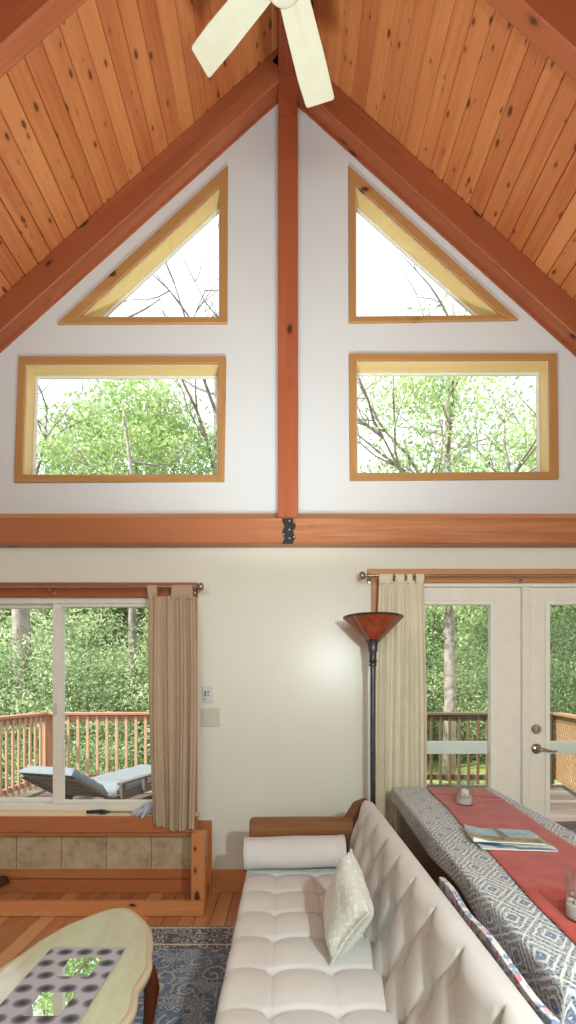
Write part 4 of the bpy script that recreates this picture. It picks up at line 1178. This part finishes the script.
tC = trunk_mesh('bark_stem', 11.0, .17, 13, 3.2, M['bark_pale'], 23, .4, 3)
tD = trunk_mesh('bark_stem', 2.0, .035, 5, .8, M['bark'], 24, .3)
tree('leafy_tree', cA, tA, -4.0, 9.6, 7.6, 1.0, .3, 'bushy light green tree filling the left rectangular upper window', None)
for j, (x, y, k, s) in enumerate(((-7.3, 11.0, 0, 1.0), (-6.2, 8.2, 1, .72), (-8.6, 8.6, 0, .9), (-3.0, 12.6, 0, 1.0), (-5.2, 12.4, 1, .9), (-9.6, 12.5, 1, 1.05), (3.2, 15.5, 0, .9), (5.4, 16.5, 1, .85), (7.6, 15.2, 0, .95), (9.6, 14.8, 1, .9), (11.4, 14.0, 0, .9), (12.6, 16.2, 1, 1.05), (8.9, 17.8, 0, .9))):
    tree('woodland_tree', cB, tB if k == 0 else tA, x, y, 4.6*s if j < 6 else 4.3*s, s, j*1.3, 'green woodland tree in the woods beyond the deck railing', 'woodland trees beyond the deck')
tree('sparse_tree', cC, tC, 4.4, 9.8, 8.6, 1.15, .9, 'tall thin-leaved tree with spreading branches in the right rectangular upper window', None)
tree('sparse_tree', cC, tC, 7.9, 12.6, 8.0, 1.05, 2.6, 'tall thin-leaved tree further right behind the spreading one in the upper window', None)
tree('bare_tree', None, tC, -6.6, 9.0, 0, .95, 1.9, 'bare branching tree at the left side of the left rectangular upper window', None)
tree('bare_tree', None, tC, -1.85, 9.2, 0, 1.12, 4.2, 'bare thin-branched tree reaching up into the left triangular window', None)
for j, (px, d, sc_, lb) in enumerate(((25, 8.6, 1.5, 'thick grey tree trunk seen through the left pane of the sliding window'), (131, 9.6, .9, 'pale slim tree trunk seen beyond the right pane of the sliding window'),
                                (437, 18.5, .9, 'pale tree trunk seen high through the left french door'), (557, 17.5, 1.1, 'leaning pale trunk seen through the right french door'))):
    p_ = at(px, 640, d)
    tree('woodland_tree', None, tB, p_.x, p_.y, 0, sc_, j*2.0, lb, None)
us = [(-3.0, 6.2), (-4.3, 6.6), (-5.6, 6.3), (-7.0, 6.5), (-8.2, 6.2), (-3.6, 8.0), (-5.0, 8.2), (-6.6, 7.9), (-8.4, 7.8), (-2.4, 7.6), (-9.6, 6.9), (-4.6, 5.4), (-6.2, 5.3), (-3.2, 4.95),
      (3.6, 14.2), (4.9, 14.6), (6.2, 14.2), (7.4, 13.8), (8.7, 14.0), (9.6, 13.2), (10.8, 12.8), (12.0, 13.0), (5.5, 15.4), (7.0, 15.2), (10.2, 12.0), (8.1, 12.6)]
for j, (x, y) in enumerate(us):
    s = 1.0+.35*math.sin(j*2.3)+(.25 if x > 0 else 0)
    tree('woodland_shrub', cD, tD, x, y, 1.55*s, s, j*.9, 'leafy green understory shrub growing beyond the deck railing', 'understory shrubs beyond the deck', 'shrub')
for j in range(15):
    x = -20+j*2.9; y = 21+3*math.sin(j*1.7)
    if -1 < x < 1: continue
    tree('far_tree', cE, tA, x, y, 3.6, .95, j*.7, 'dark green tree at the back of the woods', 'far trees at the back of the woods')

# ------------------------------------------------------------------ light
w = bpy.data.worlds.new('World'); sc.world = w; w.use_nodes = True
bg = w.node_tree.nodes['Background']; bg.inputs[0].default_value = (.92, .97, 1.0, 1); bg.inputs[1].default_value = 1.8
def light(ty, name, loc, energy, color, rot=None, **kw):
    l = bpy.data.lights.new(name, ty); l.energy = energy; l.color = color
    for k, v in kw.items(): setattr(l, k, v)
    o = bpy.data.objects.new(name, l); C.objects.link(o); o.location = loc
    if rot: o.rotation_euler = rot
    return o
sun = light('SUN', 'sun', (0, 0, 10), 11, (1, .96, .88), angle=math.radians(.6))
sun.rotation_euler = Vector((.80, .35, -.95)).to_track_quat('-Z', 'Y').to_euler()
light('AREA', 'floor_bounce_fill', (.0, -1.3, 1.55), 38, (.90, 1, .98), (PI, 0, 0), size=.35, spread=math.radians(130))  # added upward fill, stands in for sunlight bounced off the floor
light('POINT', 'camera_flash', (.60, -3.15, 1.72), 112, (.89, 1, .97), shadow_soft_size=.035)
light('AREA', 'rear_fill', (0, -6.4, 2.6), 112, (.84, 1, .97), (math.radians(82), 0, 0), shape='RECTANGLE', size=4.5, size_y=2.6)  # unseen soft fill added behind the camera to brighten the room

# ------------------------------------------------------------------ camera
cam = bpy.data.cameras.new('camera'); co = bpy.data.objects.new('camera', cam); C.objects.link(co)
co.location = (0, -DIST, EYE); co.rotation_euler = (PI/2, 0, 0)
cam.sensor_fit = 'HORIZONTAL'; cam.sensor_width = 36; cam.lens = 36*F/576
cam.shift_x = 2/576; cam.shift_y = 178/576; cam.clip_start = .05; cam.clip_end = 200
sc.camera = co
sc.view_settings.view_transform = 'Standard'; sc.view_settings.look = 'None'
sc.view_settings.gamma = 1; sc.view_settings.exposure = 0; sc.view_settings.use_curve_mapping = False
